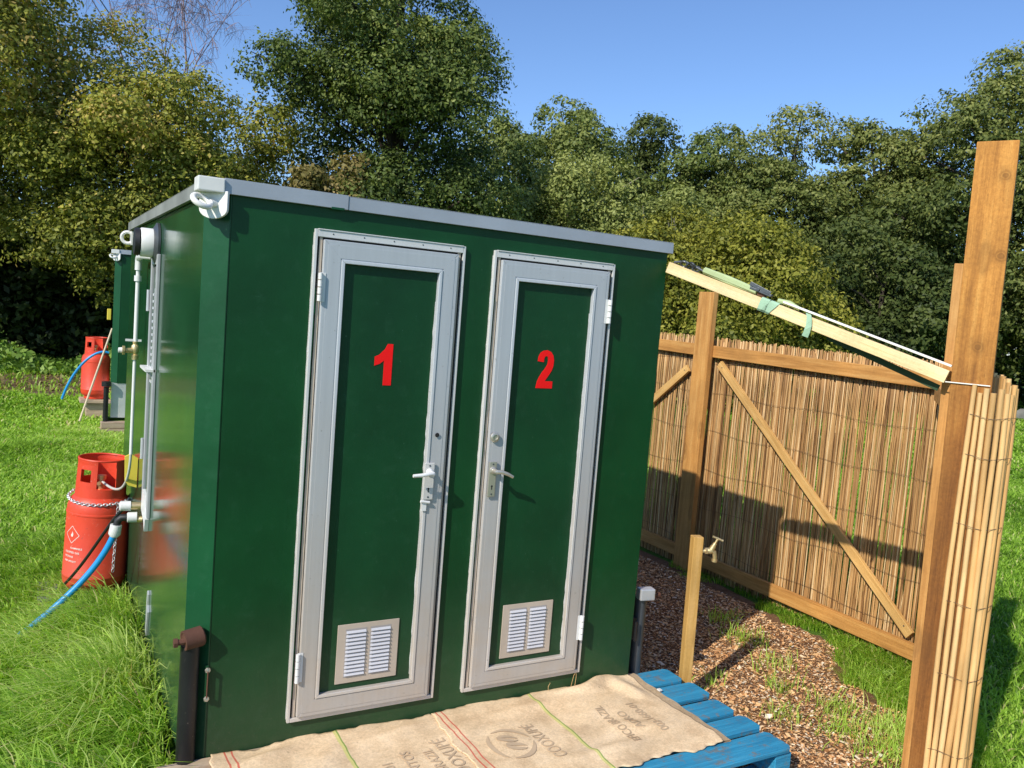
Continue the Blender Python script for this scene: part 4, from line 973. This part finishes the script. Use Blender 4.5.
def strap_loop(t, w, mat_, slack=.004, turns=2):
    mb = MB(); c = A.lerp(B, t); hw, hh = .023+slack, .026+slack
    for k in range(turns):
        cc = c+dB*(k*w*.75)
        dx = dB*((k % 2)*.006)
        lo = []
        for i in range(20):
            a = 2*PI*i/20; u, v = math.cos(a), math.sin(a); q = 1/max(abs(u)**6+abs(v)**6, 1e-9)**(1/6)
            lo.append(cc+side*u*q*hw+upb*v*q*hh+dx*v*3)
        vs_ = []
        for p in lo: vs_ += [p-dB*w/2, p+dB*w/2]
        for p in lo: vs_ += [(p-c)*1.0+c-dB*w/2+(p-cc)*.06, (p-c)+c+dB*w/2+(p-cc)*.06]
        fs = []
        for i in range(20):
            j = (i+1) % 20; fs += [(2*i, 2*j, 2*j+1, 2*i+1), (40+2*i, 40+2*i+1, 40+2*j+1, 40+2*j), (2*i, 40+2*i, 40+2*j, 2*j), (2*i+1, 2*j+1, 40+2*j+1, 40+2*i+1)]
        mb.add(vs_, fs)
    return mb
ST = thing('ratchet_strap', 'pale green ratchet strap wound around the sloping beam', 'strap', A.lerp(B, .4))
part('webbing', strap_loop(.385, .040, None), M['strap'], ST)
# folded bundle on top of the beam
mb = MB()
p0 = A.lerp(B, .13)+upb*.048; p1 = A.lerp(B, .34)+upb*.044
for k in range(4):
    o_ = upb*(.006*k-.010); mb.tube([p0+o_+side*(.006*math.sin(k*2)), p0.lerp(p1, .5)+o_*1.2+side*.004, p1+o_*.8], [.007, .009, .008], 8)
mb.beam(p0, p1, .030, .020, up=upb)
part('folded_webbing', mb, M['strap_pale'], ST, bevel=.004)
part('ratchet', MB().beam(A.lerp(B, .315)+upb*.050, A.lerp(B, .395)+upb*.048, .036, .010, up=upb).beam(A.lerp(B, .31)+upb*.068+side*.016, A.lerp(B, .39)+upb*.056+side*.016, .004, .018, up=upb).tube([A.lerp(B, .345)+upb*.056-side*.024, A.lerp(B, .345)+upb*.056+side*.024], .008, 10), M['dark_steel'], ST, bevel=.001)
part('ratchet_pad', MB().beam(A.lerp(B, .345)+upb*.037-side*.012, A.lerp(B, .372)+upb*.037-side*.012, .036, .016, up=upb), M['rust'], ST)
# tail hanging down
hp = A.lerp(B, .545)+upb*.034; mb = MB(); q = []
for k, (u_, v_, s_) in enumerate(((0, 0, 0), (.012, .002, .028), (.018, -.015, .032), (.020, -.045, .034), (.014, -.075, .032), (.006, -.100, .028))): q.append(hp+dB*(u_-.02)+Vector((0, 0, v_))-side*-s_)
vs_ = []
for i, p in enumerate(q): tw = dB*.013+side*.004*math.sin(i); vs_ += [p-tw, p+tw, p+tw+side*.002, p-tw+side*.002]
mb.v = [tuple(p) for p in vs_]
for i in range(len(q)-1):
    for k in range(4): mb.f.append((i*4+k, i*4+(k+1) % 4, (i+1)*4+(k+1) % 4, (i+1)*4+k))
part('tail', mb, M['strap'], ST)
part('tail', MB().tube([A.lerp(B, .42)+upb*.040, A.lerp(B, .46)+upb*.046, A.lerp(B, .50)+upb*.040], [.010, .012, .008], 8), M['strap_pale'], ST, smooth=True)
# knot of cord and hook at the cabin end
mb = MB(); r = random.Random(4); c = A.lerp(B, .05)+upb*.042
for k in range(4): mb.torus(c+dB*(k*.022)+upb*r.uniform(-.006, .008), (r.uniform(-1, 1), r.uniform(-1, 1), r.uniform(-1, 1)), .017, .0045, 14, 6)
mb.tube([c-dB*.05-upb*.01, c+upb*.01, c+dB*.10], .006, 8)
tag(part('hook', mb, M['dark_steel'], None, smooth=True), 'tangled dark hook and cord on the beam end at the cabin roof corner', 'hook')
s0 = Vector((2.13, -.64, 1.925)); s1 = Vector((2.305, -1.075, 1.752))
mb = MB(); mb.beam(s0, s1, .004, .026)
tag(part('guy_strap', mb, M['strap_dark'], None), 'dark green strap stretched under the lower end of the sloping beam to the tallest post', 'strap')

# ------------------------------------------------------------------ chips
def pts_in(n, x0, x1, y0, y1, f):
    P = np.column_stack([rng.uniform(x0, x1, n), rng.uniform(y0, y1, n)]); return P[f(P[:, 0], P[:, 1])]
def fence_gap(x):  # edge of chips towards the grass by the fence
    return 0
def chip_region(x, y):
    e = 2.90+np.clip((y+.75), 0, 1.2)*.56+.10*np.sin(y*7)+.06*np.sin(y*17)
    return (x < e) & (x > 1.3) & ~((x < 1.7) & (y > 0))
P = pts_in(80000, 1.3, 3.5, -1.8, 2.6, chip_region)
n = len(P); sz = rng.uniform(.003, .0095, n)*np.where(rng.random(n) < .05, 2.2, 1); asp = rng.uniform(.25, .7, n)
a = rng.uniform(0, 2*PI, n); tx = rng.normal(0, .22, n); ty = rng.normal(0, .22, n)
U = np.column_stack([np.cos(a), np.sin(a), tx]); W_ = np.column_stack([-np.sin(a), np.cos(a), ty])*asp[:, None]
c = np.column_stack([P, rng.uniform(.003, .010, n)])
th = np.array([0, 0, .002])
Q = np.stack([c-U*sz[:, None]-W_*sz[:, None], c+U*sz[:, None]*.8-W_*sz[:, None], c+U*sz[:, None]+W_*sz[:, None], c-U*sz[:, None]*.9+W_*sz[:, None]*.7], 1)
tag(np_quads('wood_chips', Q, 4, M['chips']), 'brown wood chips spread between the cabin and the reed fence', 'wood chips', kind='stuff')

# ------------------------------------------------------------------ grass
def blades(name, P, h, wdt, label, lean=.45, tint0=.5, tvar=.22, dirbias=None, z0=0., group=None, cat='grass', mat='grass'):
    n = len(P); a = rng.uniform(0, 2*PI, n)
    if dirbias is not None: a = dirbias+rng.normal(0, .9, n)
    L_ = np.abs(rng.normal(lean, .28, n)); d = np.column_stack([np.cos(a), np.sin(a), np.zeros(n)])
    b = a+PI/2+rng.normal(0, .5, n); s = np.column_stack([np.cos(b), np.sin(b), np.zeros(n)])*wdt[:, None]
    base = np.column_stack([P, np.full(n, z0-.004)]); up_ = np.array([0, 0, 1.])
    H = h[:, None]; Ln = L_[:, None]
    p1 = base+up_*H*.45+d*H*Ln*.22; p2 = base+up_*H*.80+d*H*Ln*.62; p3 = base+up_*H*(.98-.25*np.clip(Ln-.4, 0, 1))+d*H*Ln*1.15
    V = np.stack([base-s*.8, base+s*.8, p1-s, p1+s, p2-s*.7, p2+s*.7, p3], 1)
    patch = .13*np.sin(P[:, 0]*2.3+1)+.13*np.sin(P[:, 1]*1.7+P[:, 0]*.8)+.10*np.sin(P[:, 0]*7.1+2*np.sin(P[:, 1]*5))
    t = tint0+rng.normal(0, tvar, n)+patch; dead = rng.random(n) < .045; t = np.where(dead, rng.uniform(.94, 1, n), np.clip(t, 0, .9))
    o = np_quads(name, V, 7, M[mat], None, (0, 0, 0), t, [(0, 1, 3, 2), (2, 3, 5, 4), (4, 5, 6)], smooth=True)
    return tag(o, label, cat, kind='stuff')
def vis(P, m=.15): return in_view(np.column_stack([P, np.full(len(P), .05)]), m, m+.1)
def left_ok(x, y):
    cab = (x > -.395) & (x < 1.75) & (y > -.0) & (y < 2.9)
    cab2 = (x > -.1) & (y > 8.42) & (y < 11.4) & (x < 2.1)
    pal = (x > -.49) & (x < 2.0) & (y > -.83) & (y < .01)
    return ~(cab | cab2 | pal)
# long grass around the near left side
def region(n, x0, x1, y0, y1, f=left_ok, m=.12):
    P = pts_in(n, x0, x1, y0, y1, f); return P[vis(P, m)]
P = region(105000, -3.4, -.385, -1.3, 3.4)
cl = .5+.5*np.sin(P[:, 0]*5+np.sin(P[:, 1]*3)*2)*np.sin(P[:, 1]*4+1.3); P = P+.035*np.column_stack([np.sin(P[:, 1]*31+P[:, 0]*9), np.sin(P[:, 0]*29-P[:, 1]*13)])
h = (.09+.14*cl)*rng.uniform(.6, 1.25, len(P)); h *= np.where(P[:, 1] > 1.75, .62, 1)*np.where((P[:, 1] > 1.9) & (P[:, 1] < 2.75) & (P[:, 0] > -1.1), .55, 1)
h *= 1+.35*np.exp(-((P[:, 0]+.45)/.25)**2)
blades('long_grass', P, h, rng.uniform(.0022, .0052, len(P)), 'long lush grass in front of the near gas bottle', .75, .76, .2, -2.6)
P = region(150000, -5.5, 3.0, 3.4, 8.6); P = P[~((P[:, 0] > -.3) & (P[:, 1] < 2.9))]
h = .035+.035*rng.random(len(P))+.05*np.clip(np.sin(P[:, 0]*1.9+np.sin(P[:, 1]*1.3)*2)*np.sin(P[:, 1]*1.5), 0, 1)+.03*(np.sin(P[:, 1]*2.1+P[:, 0])*np.sin(P[:, 0]*3) > .4)
blades('lawn_grass', P, h, rng.uniform(.004, .007, len(P)), 'mown lawn between the two gas bottles', .8, .60, .2)
soil = lambda x, y: ~((y > 12.0+.3*np.sin(x*3)) & (y < 15.3) & (x > -3.6) & (x < .7) & (rng.random(len(x)) < .93)) & left_ok(x, y)
P = region(130000, -8, 8, 8.6, 16.2, soil)
h = .06+.05*rng.random(len(P))
blades('lawn_grass', P, h, rng.uniform(.009, .016, len(P)), 'far lawn on the left reaching back to the woodland edge', .7, .50, .2)
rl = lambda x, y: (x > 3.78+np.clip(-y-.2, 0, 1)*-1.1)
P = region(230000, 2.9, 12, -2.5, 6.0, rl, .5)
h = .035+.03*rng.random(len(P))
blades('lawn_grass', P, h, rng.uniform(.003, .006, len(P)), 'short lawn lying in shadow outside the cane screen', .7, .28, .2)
P = region(260000, 12, 34, -3, 20, lambda x, y: x > 5, .4)
h = .05+.04*rng.random(len(P))
blades('lawn_grass', P, h, rng.uniform(.010, .018, len(P)), 'open lawn at the far right below the oaks', .7, .36, .18)
# grass inside along the fence foot and in tufts on the chips
def fr(x, y):
    e = 2.90+np.clip((y+.75), 0, 1.2)*.56+.08*np.sin(y*7)+.05*np.sin(y*19+x*11)
    return (x > e) & (x < 3.70) & ~((x > 2.9+(y+.9)*1.05+.35) & (y < -.2))
P = region(60000, 2.4, 3.7, -1.6, 1.9, fr, .2); P = P[rng.random(len(P)) < np.where(P[:, 1] > 1.0, .35, 1)]
h = rng.uniform(.05, .12, len(P))*np.where(P[:, 0] > 3.45, .65, 1.15)*np.where(P[:, 1] > .6, .7, 1)
blades('fence_grass', P, h, rng.uniform(.0018, .0036, len(P)), 'green grass growing along the foot of the reed fence', .6, .30, .2, 3.6)
tk = .5; tc = [(2.66, -.16, .05, 110), (2.75, -.45, .08, 220), (2.55, -.62, .06, 120), (2.86, .10, .08, 150), (2.98, .45, .08, 200), (2.42, -.40, .07, 120), (2.85, -.75, .12, 700), (2.75, -1.05, .16, 900), (2.45, -1.10, .10, 150), (3.1, .75, .07, 160), (2.35, .05, .05, 60), (2.08, -.10, .03, 60), (2.6, -.85, .12, 300)]
P = np.concatenate([np.column_stack([rng.normal(x, s_, k), rng.normal(y, s_*.8, k)]) for x, y, s_, k in [(a_, b_, c_, int(d_*(tk if d_ < 500 else .8))) for a_, b_, c_, d_ in tc]])
blades('grass_tuft', P, rng.uniform(.04, .11, len(P)), rng.uniform(.0014, .003, len(P)), 'thin grass tufts coming up through the wood chips', .6, .5, .2)
# a few stalks around the doorstep
mb = MB(); r = random.Random(6)
for x, y, h_ in ((1.36, -.012, .13), (1.385, -.012, .11), (1.24, -.01, .07)):
    p = Vector((x, y, .14)); d = Vector((r.uniform(-.12, .28), -.02, 1)); mb.tube([p, p+d*h_*.6, p+d*h_+Vector((r.uniform(-.02, .03), 0, -.01))], [.0014, .0011, .0005], 4)
tag(part('dry_stalk', mb, M['cane'], None), 'thin dry grass stalks standing at the foot of the green front wall', 'grass', kind='stuff')
# dock leaves beside the fence
def leafy(name, pts, L0, W0, label, mat, cat, k=6, group=None):
    V = []; tt = []
    for (x, y) in pts:
        for i in range(k):
            a = rng.uniform(0, 2*PI); ln = L0*rng.uniform(.7, 1.2); wv = W0*rng.uniform(.8, 1.2); el = rng.uniform(.3, 1.0)
            d = np.array([math.cos(a)*math.cos(el), math.sin(a)*math.cos(el), math.sin(el)]); s_ = np.array([-math.sin(a), math.cos(a), 0]); dn = np.array([0, 0, -.35*ln])
            b = np.array([x, y, 0.]); V.append([b, b+d*ln*.4-s_*wv*.5, b+d*ln*.75-s_*wv*.45+dn*.3, b+d*ln+dn*.6, b+d*ln*.75+s_*wv*.45+dn*.3, b+d*ln*.4+s_*wv*.5]); tt.append(rng.uniform(.5, 1))
    o = np_quads(name, np.array(V), 6, M[mat], None, (pts[0][0], pts[0][1], 0), np.array(tt)); return tag(o, label, cat, group)
leafy('dock_plant', [(3.22, -.28)], .17, .06, 'broad leaved dock plant near the foot of the diagonal brace', 'nettle', 'weed', 7)
leafy('dock_plant', [(3.33, -.40)], .15, .05, 'dock plant closest to the bottom of the tallest post', 'nettle', 'weed', 6)
leafy('dock_plant', [(2.10, -.12)], .07, .035, 'small leafy weed at the foot of the tap stake', 'nettle', 'weed', 6)
# nettle row at the wood edge, beyond the bare soil
n = 9000; cxy = np.column_stack([rng.uniform(-6, 5, n), rng.uniform(15.2, 18.6, n)]); zz = rng.uniform(0, .55, n)*(.6+.4*np.sin(cxy[:, 0]*3))
def leaves_at(Pc, size, nb, upb=.5, jit=.75):
    n = len(Pc); nr = rng.normal(0, 1, (n, 3))*jit+nb; nr[:, 2] += upb; nr /= np.linalg.norm(nr, axis=1)[:, None]
    t = rng.normal(0, 1, (n, 3)); t -= nr*(t*nr).sum(1)[:, None]; t /= np.linalg.norm(t, axis=1)[:, None]; b = np.cross(nr, t)
    s = size[:, None]; return np.stack([Pc-t*s, Pc-b*s*.55, Pc+t*s*1.0, Pc+b*s*.55], 1)
Pc = np.column_stack([cxy, zz]); tag(np_quads('nettle_bed', leaves_at(Pc, rng.uniform(.05, .10, n), np.zeros((n, 3))), 4, M['nettle'], None, (0, 0, 0), rng.uniform(0, 1, n)), 'low green nettles along the edge of the wood behind the bare soil', 'nettles', kind='stuff')
n = 1800; cxy = np.column_stack([rng.uniform(-4.2, .9, n), rng.uniform(12.5, 15.3, n)])
Pc = np.column_stack([cxy, rng.uniform(.0, .04, n)]); tag(np_quads('leaf_litter', leaves_at(Pc, rng.uniform(.02, .05, n), np.zeros((n, 3)), 1.5), 4, M['l_brown'], None, (0, 0, 0), rng.uniform(.3, 1, n)), 'dead leaves scattered over the bare soil patch', 'leaf litter', kind='stuff')

# ------------------------------------------------------------------ trees
def tree(name, label, x, y, h, rad, zlow, nleaf, lsize, mat, seed, lobes=26, flat=.55, bias=.5, bark_='bark', cat='tree', csize=.42, group=None, dens=30, taper=.0, yr=1., tshift=0., trunk=True, boxy=0., inner=.3, lobr=(.30, .44)):
    g = np.random.default_rng(seed); T = thing(name, label, cat, (x, y, 0), group)
    cz = (h+zlow)/2; rz = (h-zlow)/2
    # lobes spread over the crown ellipsoid
    k = np.arange(lobes)+.5; ph = np.arccos(1-2*k/lobes); th = PI*(1+5**.5)*k+g.uniform(0, 6)
    D = np.column_stack([np.cos(th)*np.sin(ph), np.sin(th)*np.sin(ph), np.cos(ph)])
    D[:, :2] *= (np.sin(ph)**-boxy)[:, None]
    D += g.normal(0, .18, D.shape); rr = g.uniform(.48, .80, lobes)
    rscale = 1-taper*np.clip(D[:, 2]*.5+.5, 0, 1)
    LC = np.column_stack([x+D[:, 0]*rad*rr*rscale, y+D[:, 1]*rad*yr*rr*rscale, cz+D[:, 2]*rz*rr*1.04]); LR = rad*g.uniform(lobr[0], lobr[1], lobes)*np.where(D[:, 2] > .5, .85, 1)
    ni = lobes//3; Q = g.normal(0, .26, (ni, 3)); LC = np.concatenate([LC, np.column_stack([x+Q[:, 0]*rad, y+Q[:, 1]*rad*yr, cz+Q[:, 2]*rz*1.3])]); LR = np.concatenate([LR, rad*g.uniform(.30, .44, ni)]); lobes = lobes+ni
    top = (LC[:, 2]+LR*.8).max(); LC[:, 2] = zlow+(LC[:, 2]-zlow)*(h-zlow)/(top-zlow)
    nc = int(nleaf*1.62)//dens; pl = LR**2/np.sum(LR**2); li = g.choice(lobes, nc, p=pl)
    dd = g.normal(0, 1, (nc, 3)); dd[:, 2] += .25; dd /= np.linalg.norm(dd, axis=1)[:, None]
    sh = np.where(g.random(nc) < .78, g.uniform(.78, 1.08, nc), g.uniform(.3, .8, nc))
    CC = LC[li]+dd*(LR[li]*sh)[:, None]*np.array([1, 1, .82])
    out = (CC-np.array([x, y, cz]))/np.array([rad, rad*yr, rz]); dist = np.linalg.norm(out, axis=1)
    keep = (dist > .45) | (g.random(nc) < inner); keep &= CC[:, 2] > .15; keep &= dist < (1.18 if not boxy else 1.45)
    vd = np.array([CAM.x-x, CAM.y-y, 0]); vd /= np.linalg.norm(vd); facing = (out@vd)/np.maximum(dist, .01)
    keep &= (facing > -.25) | (g.random(nc) < .35)
    CC = CC[keep]; dd = dd[keep]; li = li[keep]; nc = len(CC)
    cs = csize*.92*g.uniform(.5, 1.35, nc)
    off = g.normal(0, 1, (nc, dens, 3)); off /= np.linalg.norm(off, axis=2)[:, :, None]; off *= (g.random((nc, dens, 1))**.45)
    off *= cs[:, None, None]*np.array([1, 1, flat])
    PP = (CC[:, None, :]+off).reshape(-1, 3)
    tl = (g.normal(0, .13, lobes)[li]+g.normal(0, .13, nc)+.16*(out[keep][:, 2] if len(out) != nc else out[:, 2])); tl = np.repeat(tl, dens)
    nb = np.repeat(dd, dens, 0)*bias+off.reshape(-1, 3)/np.repeat(cs, dens)[:, None]*1.15
    global rng; keepr = rng; rng = g
    V = leaves_at(PP, lsize*.76*g.uniform(.5, 1.25, len(PP)), nb, .35, .42); rng = keepr
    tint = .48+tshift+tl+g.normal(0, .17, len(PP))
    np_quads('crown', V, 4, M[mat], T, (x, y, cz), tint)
    if trunk:
        mb = MB(); r0 = max(.06, h*(.011 if 'hazel' in name else .020))
        tp = [Vector((x, y, -.05)), Vector((x+g.normal(0, .05), y, max(.4, zlow*.5+.3))), Vector((x+g.normal(0, .12), y+g.normal(0, .1), max(zlow, .4)+.6)), Vector((x+g.normal(0, .2), y, cz+rz*.25)), Vector((x, y, h-rz*.25))]
        mb.tube(tp, [r0*1.35, r0, r0*.85, r0*.5, r0*.12], 10)
        part('trunk', mb, M[bark_], T, True)
        mb = MB()
        for i in range(lobes):
            zf = min(max(zlow*.7, .4, LC[i][2]-LR[i]*1.6), cz+rz*.3); s_ = Vector((x, y, zf)); e_ = Vector(LC[i]); m_ = s_.lerp(e_, .5)+Vector((0, 0, .25*rad*.3)); mb.tube([s_, m_, e_, e_+(e_-m_)*.5], [r0*.35, r0*.25, r0*.13, .01], 6)
        part('branch', mb, M[bark_], T, True)
    return T
def K(lbl): return lbl
tree('hazel_tree', 'huge yellowing hazel filling the top left corner above the nettles', -2.5, 17.6, 9.5, 3.6, 2.2, 120000, .064, 'l_hazel', 21, 34, .6, .45, csize=.46, tshift=.14, boxy=.2)
tree('hazel_tree', 'yellow green hazel with bronze leaf tips directly above the distant cabin', 0.75, 15.6, 6.35, 2.3, 1.6, 76000, .060, 'l_hazel', 22, 26, .6, .45, csize=.38)
tree('hazel_tree', 'brown tinged bush between the hazels and the tall ash', 3.7, 18.4, 6.5, 2.2, .0, 44000, .07, 'l_hazel', 23, 20, .6, .45, csize=.4, tshift=-.12)
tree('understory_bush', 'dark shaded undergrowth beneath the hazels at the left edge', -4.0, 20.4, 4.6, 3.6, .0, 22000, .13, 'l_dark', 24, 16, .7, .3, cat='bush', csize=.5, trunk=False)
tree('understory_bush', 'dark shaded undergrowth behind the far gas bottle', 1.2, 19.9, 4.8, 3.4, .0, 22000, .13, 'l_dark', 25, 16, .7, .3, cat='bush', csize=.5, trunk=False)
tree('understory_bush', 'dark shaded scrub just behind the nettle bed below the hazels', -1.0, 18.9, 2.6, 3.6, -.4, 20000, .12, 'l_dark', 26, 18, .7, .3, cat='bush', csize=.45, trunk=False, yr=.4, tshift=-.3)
tree('ash_tree', 'tall dark green ash rising behind the roof of the numbered cabin', 6.95, 17.6, 12.0, 2.85, -.5, 165000, .070, 'l_ash', 31, 46, .6, .45, csize=.45, yr=.9, boxy=.5)
tree('thorn_bush', 'bronzed bush against the left foot of the tall ash', 4.9, 16.4, 5.3, 1.5, .3, 22000, .08, 'l_brown', 32, 16, .6, .4, cat='bush', csize=.35)
tree('lime_tree', 'dark slim tree immediately right of the tall ash', 13.9, 23.4, 9.2, 2.9, -1., 32000, .10, 'l_mid', 41, 20, .6, .45, csize=.42, taper=.4)
tree('lime_tree', 'round topped tree behind the pale willow', 17.2, 24.4, 10.2, 3.2, -1., 44000, .10, 'l_mid', 42, 24, .6, .5, csize=.45, tshift=.02)
tree('lime_tree', 'narrow pointed dark tree right of the round topped one', 20.6, 24.8, 10.3, 3.1, -2., 46000, .10, 'l_dark', 43, 16, .6, .5, csize=.4, taper=.5, tshift=.25)
tree('lime_tree', 'small domed tree between the pointed tree and the broad maple', 22.6, 23.4, 10.2, 3.2, -2., 46000, .10, 'l_mid', 44, 18, .6, .5, csize=.4, taper=.2)
tree('willow_tree', 'pale grey green willow above the middle of the cabin roof', 12.4, 17.4, 6.6, 2.2, .3, 50000, .075, 'l_willow', 45, 26, .9, .35, csize=.36, yr=.9, bark_='bark_pale')
tree('willow_tree', 'pale willow with bare twigs above the right end of the cabin roof', 14.9, 16.0, 5.9, 1.7, .3, 30000, .075, 'l_willow', 46, 20, .9, .35, csize=.34, bark_='bark_pale', tshift=.05)
tree('hazel_bush', 'yellow green bush filling the view above the sloping beam', 13.9, 12.0, 4.85, 2.9, .0, 72000, .075, 'l_yellow', 47, 28, .7, .4, csize=.36, cat='bush')
tree('hazel_bush', 'yellow green bush just right of the cabin roof corner', 11.6, 13.6, 4.3, 1.8, .0, 36000, .075, 'l_yellow', 48, 22, .7, .4, csize=.34, cat='bush')
tree('maple_tree', 'broad olive green maple in the middle of the skyline', 22.9, 19.0, 10.0, 4.5, 0.0, 120000, .092, 'l_oak', 51, 42, .42, .5, csize=.55, lobr=(.24, .36))
tree('lime_tree', 'slender tree closing the skyline just left of the broad maple', 20.2, 20.9, 8.9, 2.9, -2., 42000, .10, 'l_mid', 56, 18, .6, .5, csize=.42)
tree('maple_tree', 'rounded tree filling the gap between the maple and the right hand oak', 25.0, 16.9, 9.9, 2.5, 1.0, 46000, .10, 'l_oak', 52, 24, .5, .5, csize=.48)
tree('holly_tree', 'low dark tree behind the sloping beam below the maple', 19.6, 11.9, 5.2, 2.6, .0, 46000, .09, 'l_dark', 53, 22, .6, .4, csize=.42, tshift=.12)
tree('oak_tree', 'large oak rising at the right edge behind the tallest post', 26.0, 13.0, 11.7, 4.4, .6, 110000, .095, 'l_oak', 54, 34, .5, .5, csize=.5, lobr=(.22, .34), tshift=-.05)
tree('oak_tree', 'lower oak with dark base beside the lawn at the right edge', 27.5, 8.8, 8.5, 4.0, .6, 60000, .105, 'l_oak', 55, 28, .5, .5, csize=.5, tshift=-.1)
# far woodland closing the horizon
g = np.random.default_rng(77); Pc = []
for i in range(520):
    a = g.uniform(-.45, 1.75); d = g.uniform(34, 44); cx, cy = CAM.x+d*math.cos(PI/2-a), CAM.y+d*math.sin(PI/2-a); q = np.clip(g.normal(0, 1, (190, 3)), -1.7, 1.7)*np.array([1.3, 1.3, 1.3]); q += np.array([cx, cy, g.uniform(.3, 4.6)]); Pc.append(q)
Pc = np.concatenate(Pc); Pc = Pc[Pc[:, 2] > 0]
sv = rng; rng = g
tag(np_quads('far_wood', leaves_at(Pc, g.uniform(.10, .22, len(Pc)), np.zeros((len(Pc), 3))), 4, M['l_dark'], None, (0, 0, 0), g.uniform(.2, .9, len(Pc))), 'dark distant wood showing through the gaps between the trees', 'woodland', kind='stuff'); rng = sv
# bare birch twigs above the hazels
T = thing('birch_tree', 'bare purplish birch twigs against the sky at the top left', 'tree', (2.5, 24.5, 0)); mb = MB(); tw = MB(); r = random.Random(5)
def grow(p, d, ln, rad, depth):
    m_ = p+d*ln*.5+Vector((r.uniform(-.1, .1), r.uniform(-.1, .1), 0))*ln*.3; e = p+d*ln
    (mb if depth < 3 else tw).tube([p, m_, e], [rad, rad*.8, rad*.6], 5 if depth > 2 else 8)
    if depth >= 6: return
    for k in range(3 if depth < 4 else 5):
        q = (d+Vector((r.uniform(-1, 1), r.uniform(-1, 1), r.uniform(-.35, .6)))*.62).normalized()
        if depth >= 4: q = (q+Vector((0, 0, -.25))).normalized()
        grow(p.lerp(e, r.uniform(.55, 1.)), q, ln*r.uniform(.6, .8), rad*.58, depth+1)
grow(Vector((2.3, 24.5, 0)), Vector((-.02, 0, 1)), 6.3, .045, 0)
# leader so that the crown reaches high
grow(Vector((2.2, 24.5, 6.2)), Vector((.0, 0, 1)), 3.0, .025, 1)
for k in range(150):
    c = Vector((2.25+r.gauss(0, .75), 24.5+r.gauss(0, .5), 10.2+r.gauss(0, .8))); d = Vector((r.uniform(-1, 1), r.uniform(-.5, .5), r.uniform(-.2, .9))).normalized(); l = r.uniform(.5, 1.1)
    b_ = [c+d*l*q+Vector((0, 0, -.25*q*q)) for q in (0, .35, .7, 1)]; tw.tube(b_, [.011, .009, .007, .004], 3)
    for m_ in range(6):
        o_ = b_[1].lerp(b_[3], r.random()); e_ = Vector((r.uniform(-.3, .3), r.uniform(-.2, .2), -r.uniform(.15, .6))); tw.tube([o_, o_+e_*.5+Vector((.03, 0, .04)), o_+e_], [.006, .005, .004], 3)
part('trunk', mb, M['bark_birch'], T, True, fixn=False); part('twigs', tw, M['bark_birch'], T, fixn=False)
# pale bare stems in the willows
for nm, (x, y, z, lb) in enumerate(((12.6, 15.2, 3.6, 'pale dead stems in front of the left willow'), (14.2, 14.2, 4.4, 'pale upright dead stems left of the yellow green bush'))):
    mb = MB(); r = random.Random(nm+3)
    for k in range(26):
        d = Vector((r.uniform(-.35, .35), r.uniform(-.3, .3), 1)); p = Vector((x+r.uniform(-.25, .25), y, 0)); l = z*r.uniform(.75, 1.12); mb.tube([p, p+d*l*.5+Vector((r.uniform(-.1, .1), 0, 0)), p+d*l], [.018, .012, .004], 4)
    tag(part('dead_stems', mb, M['bark_pale'], None, fixn=False), lb, 'dead shrub')
# grey boulder at the far edge of the right lawn
mb = MB(); bl = [(.35*math.cos(t)*(1+.2*math.sin(3*t)), .3*math.sin(t)) for t in np.linspace(0, 2*PI, 12, endpoint=False)]
for j, (s_, z) in enumerate(((1, 0), (1.05, .2), (.8, .42), (.35, .52))):
    for i, (a_, b_) in enumerate(bl): mb.v.append((23.9+a_*.6*s_*(1+.1*math.sin(i*5+j)), 10.3+b_*.6*s_, z*.6+.02*math.sin(i*3)))
for j in range(3):
    for i in range(12): mb.f.append((j*12+i, j*12+(i+1) % 12, (j+1)*12+(i+1) % 12, (j+1)*12+i))
mb.f.append(tuple(36+i for i in range(12)))
tag(part('boulder', mb, M['stone'], None, True), 'grey boulder at the far edge of the lawn, right of the canes', 'boulder')
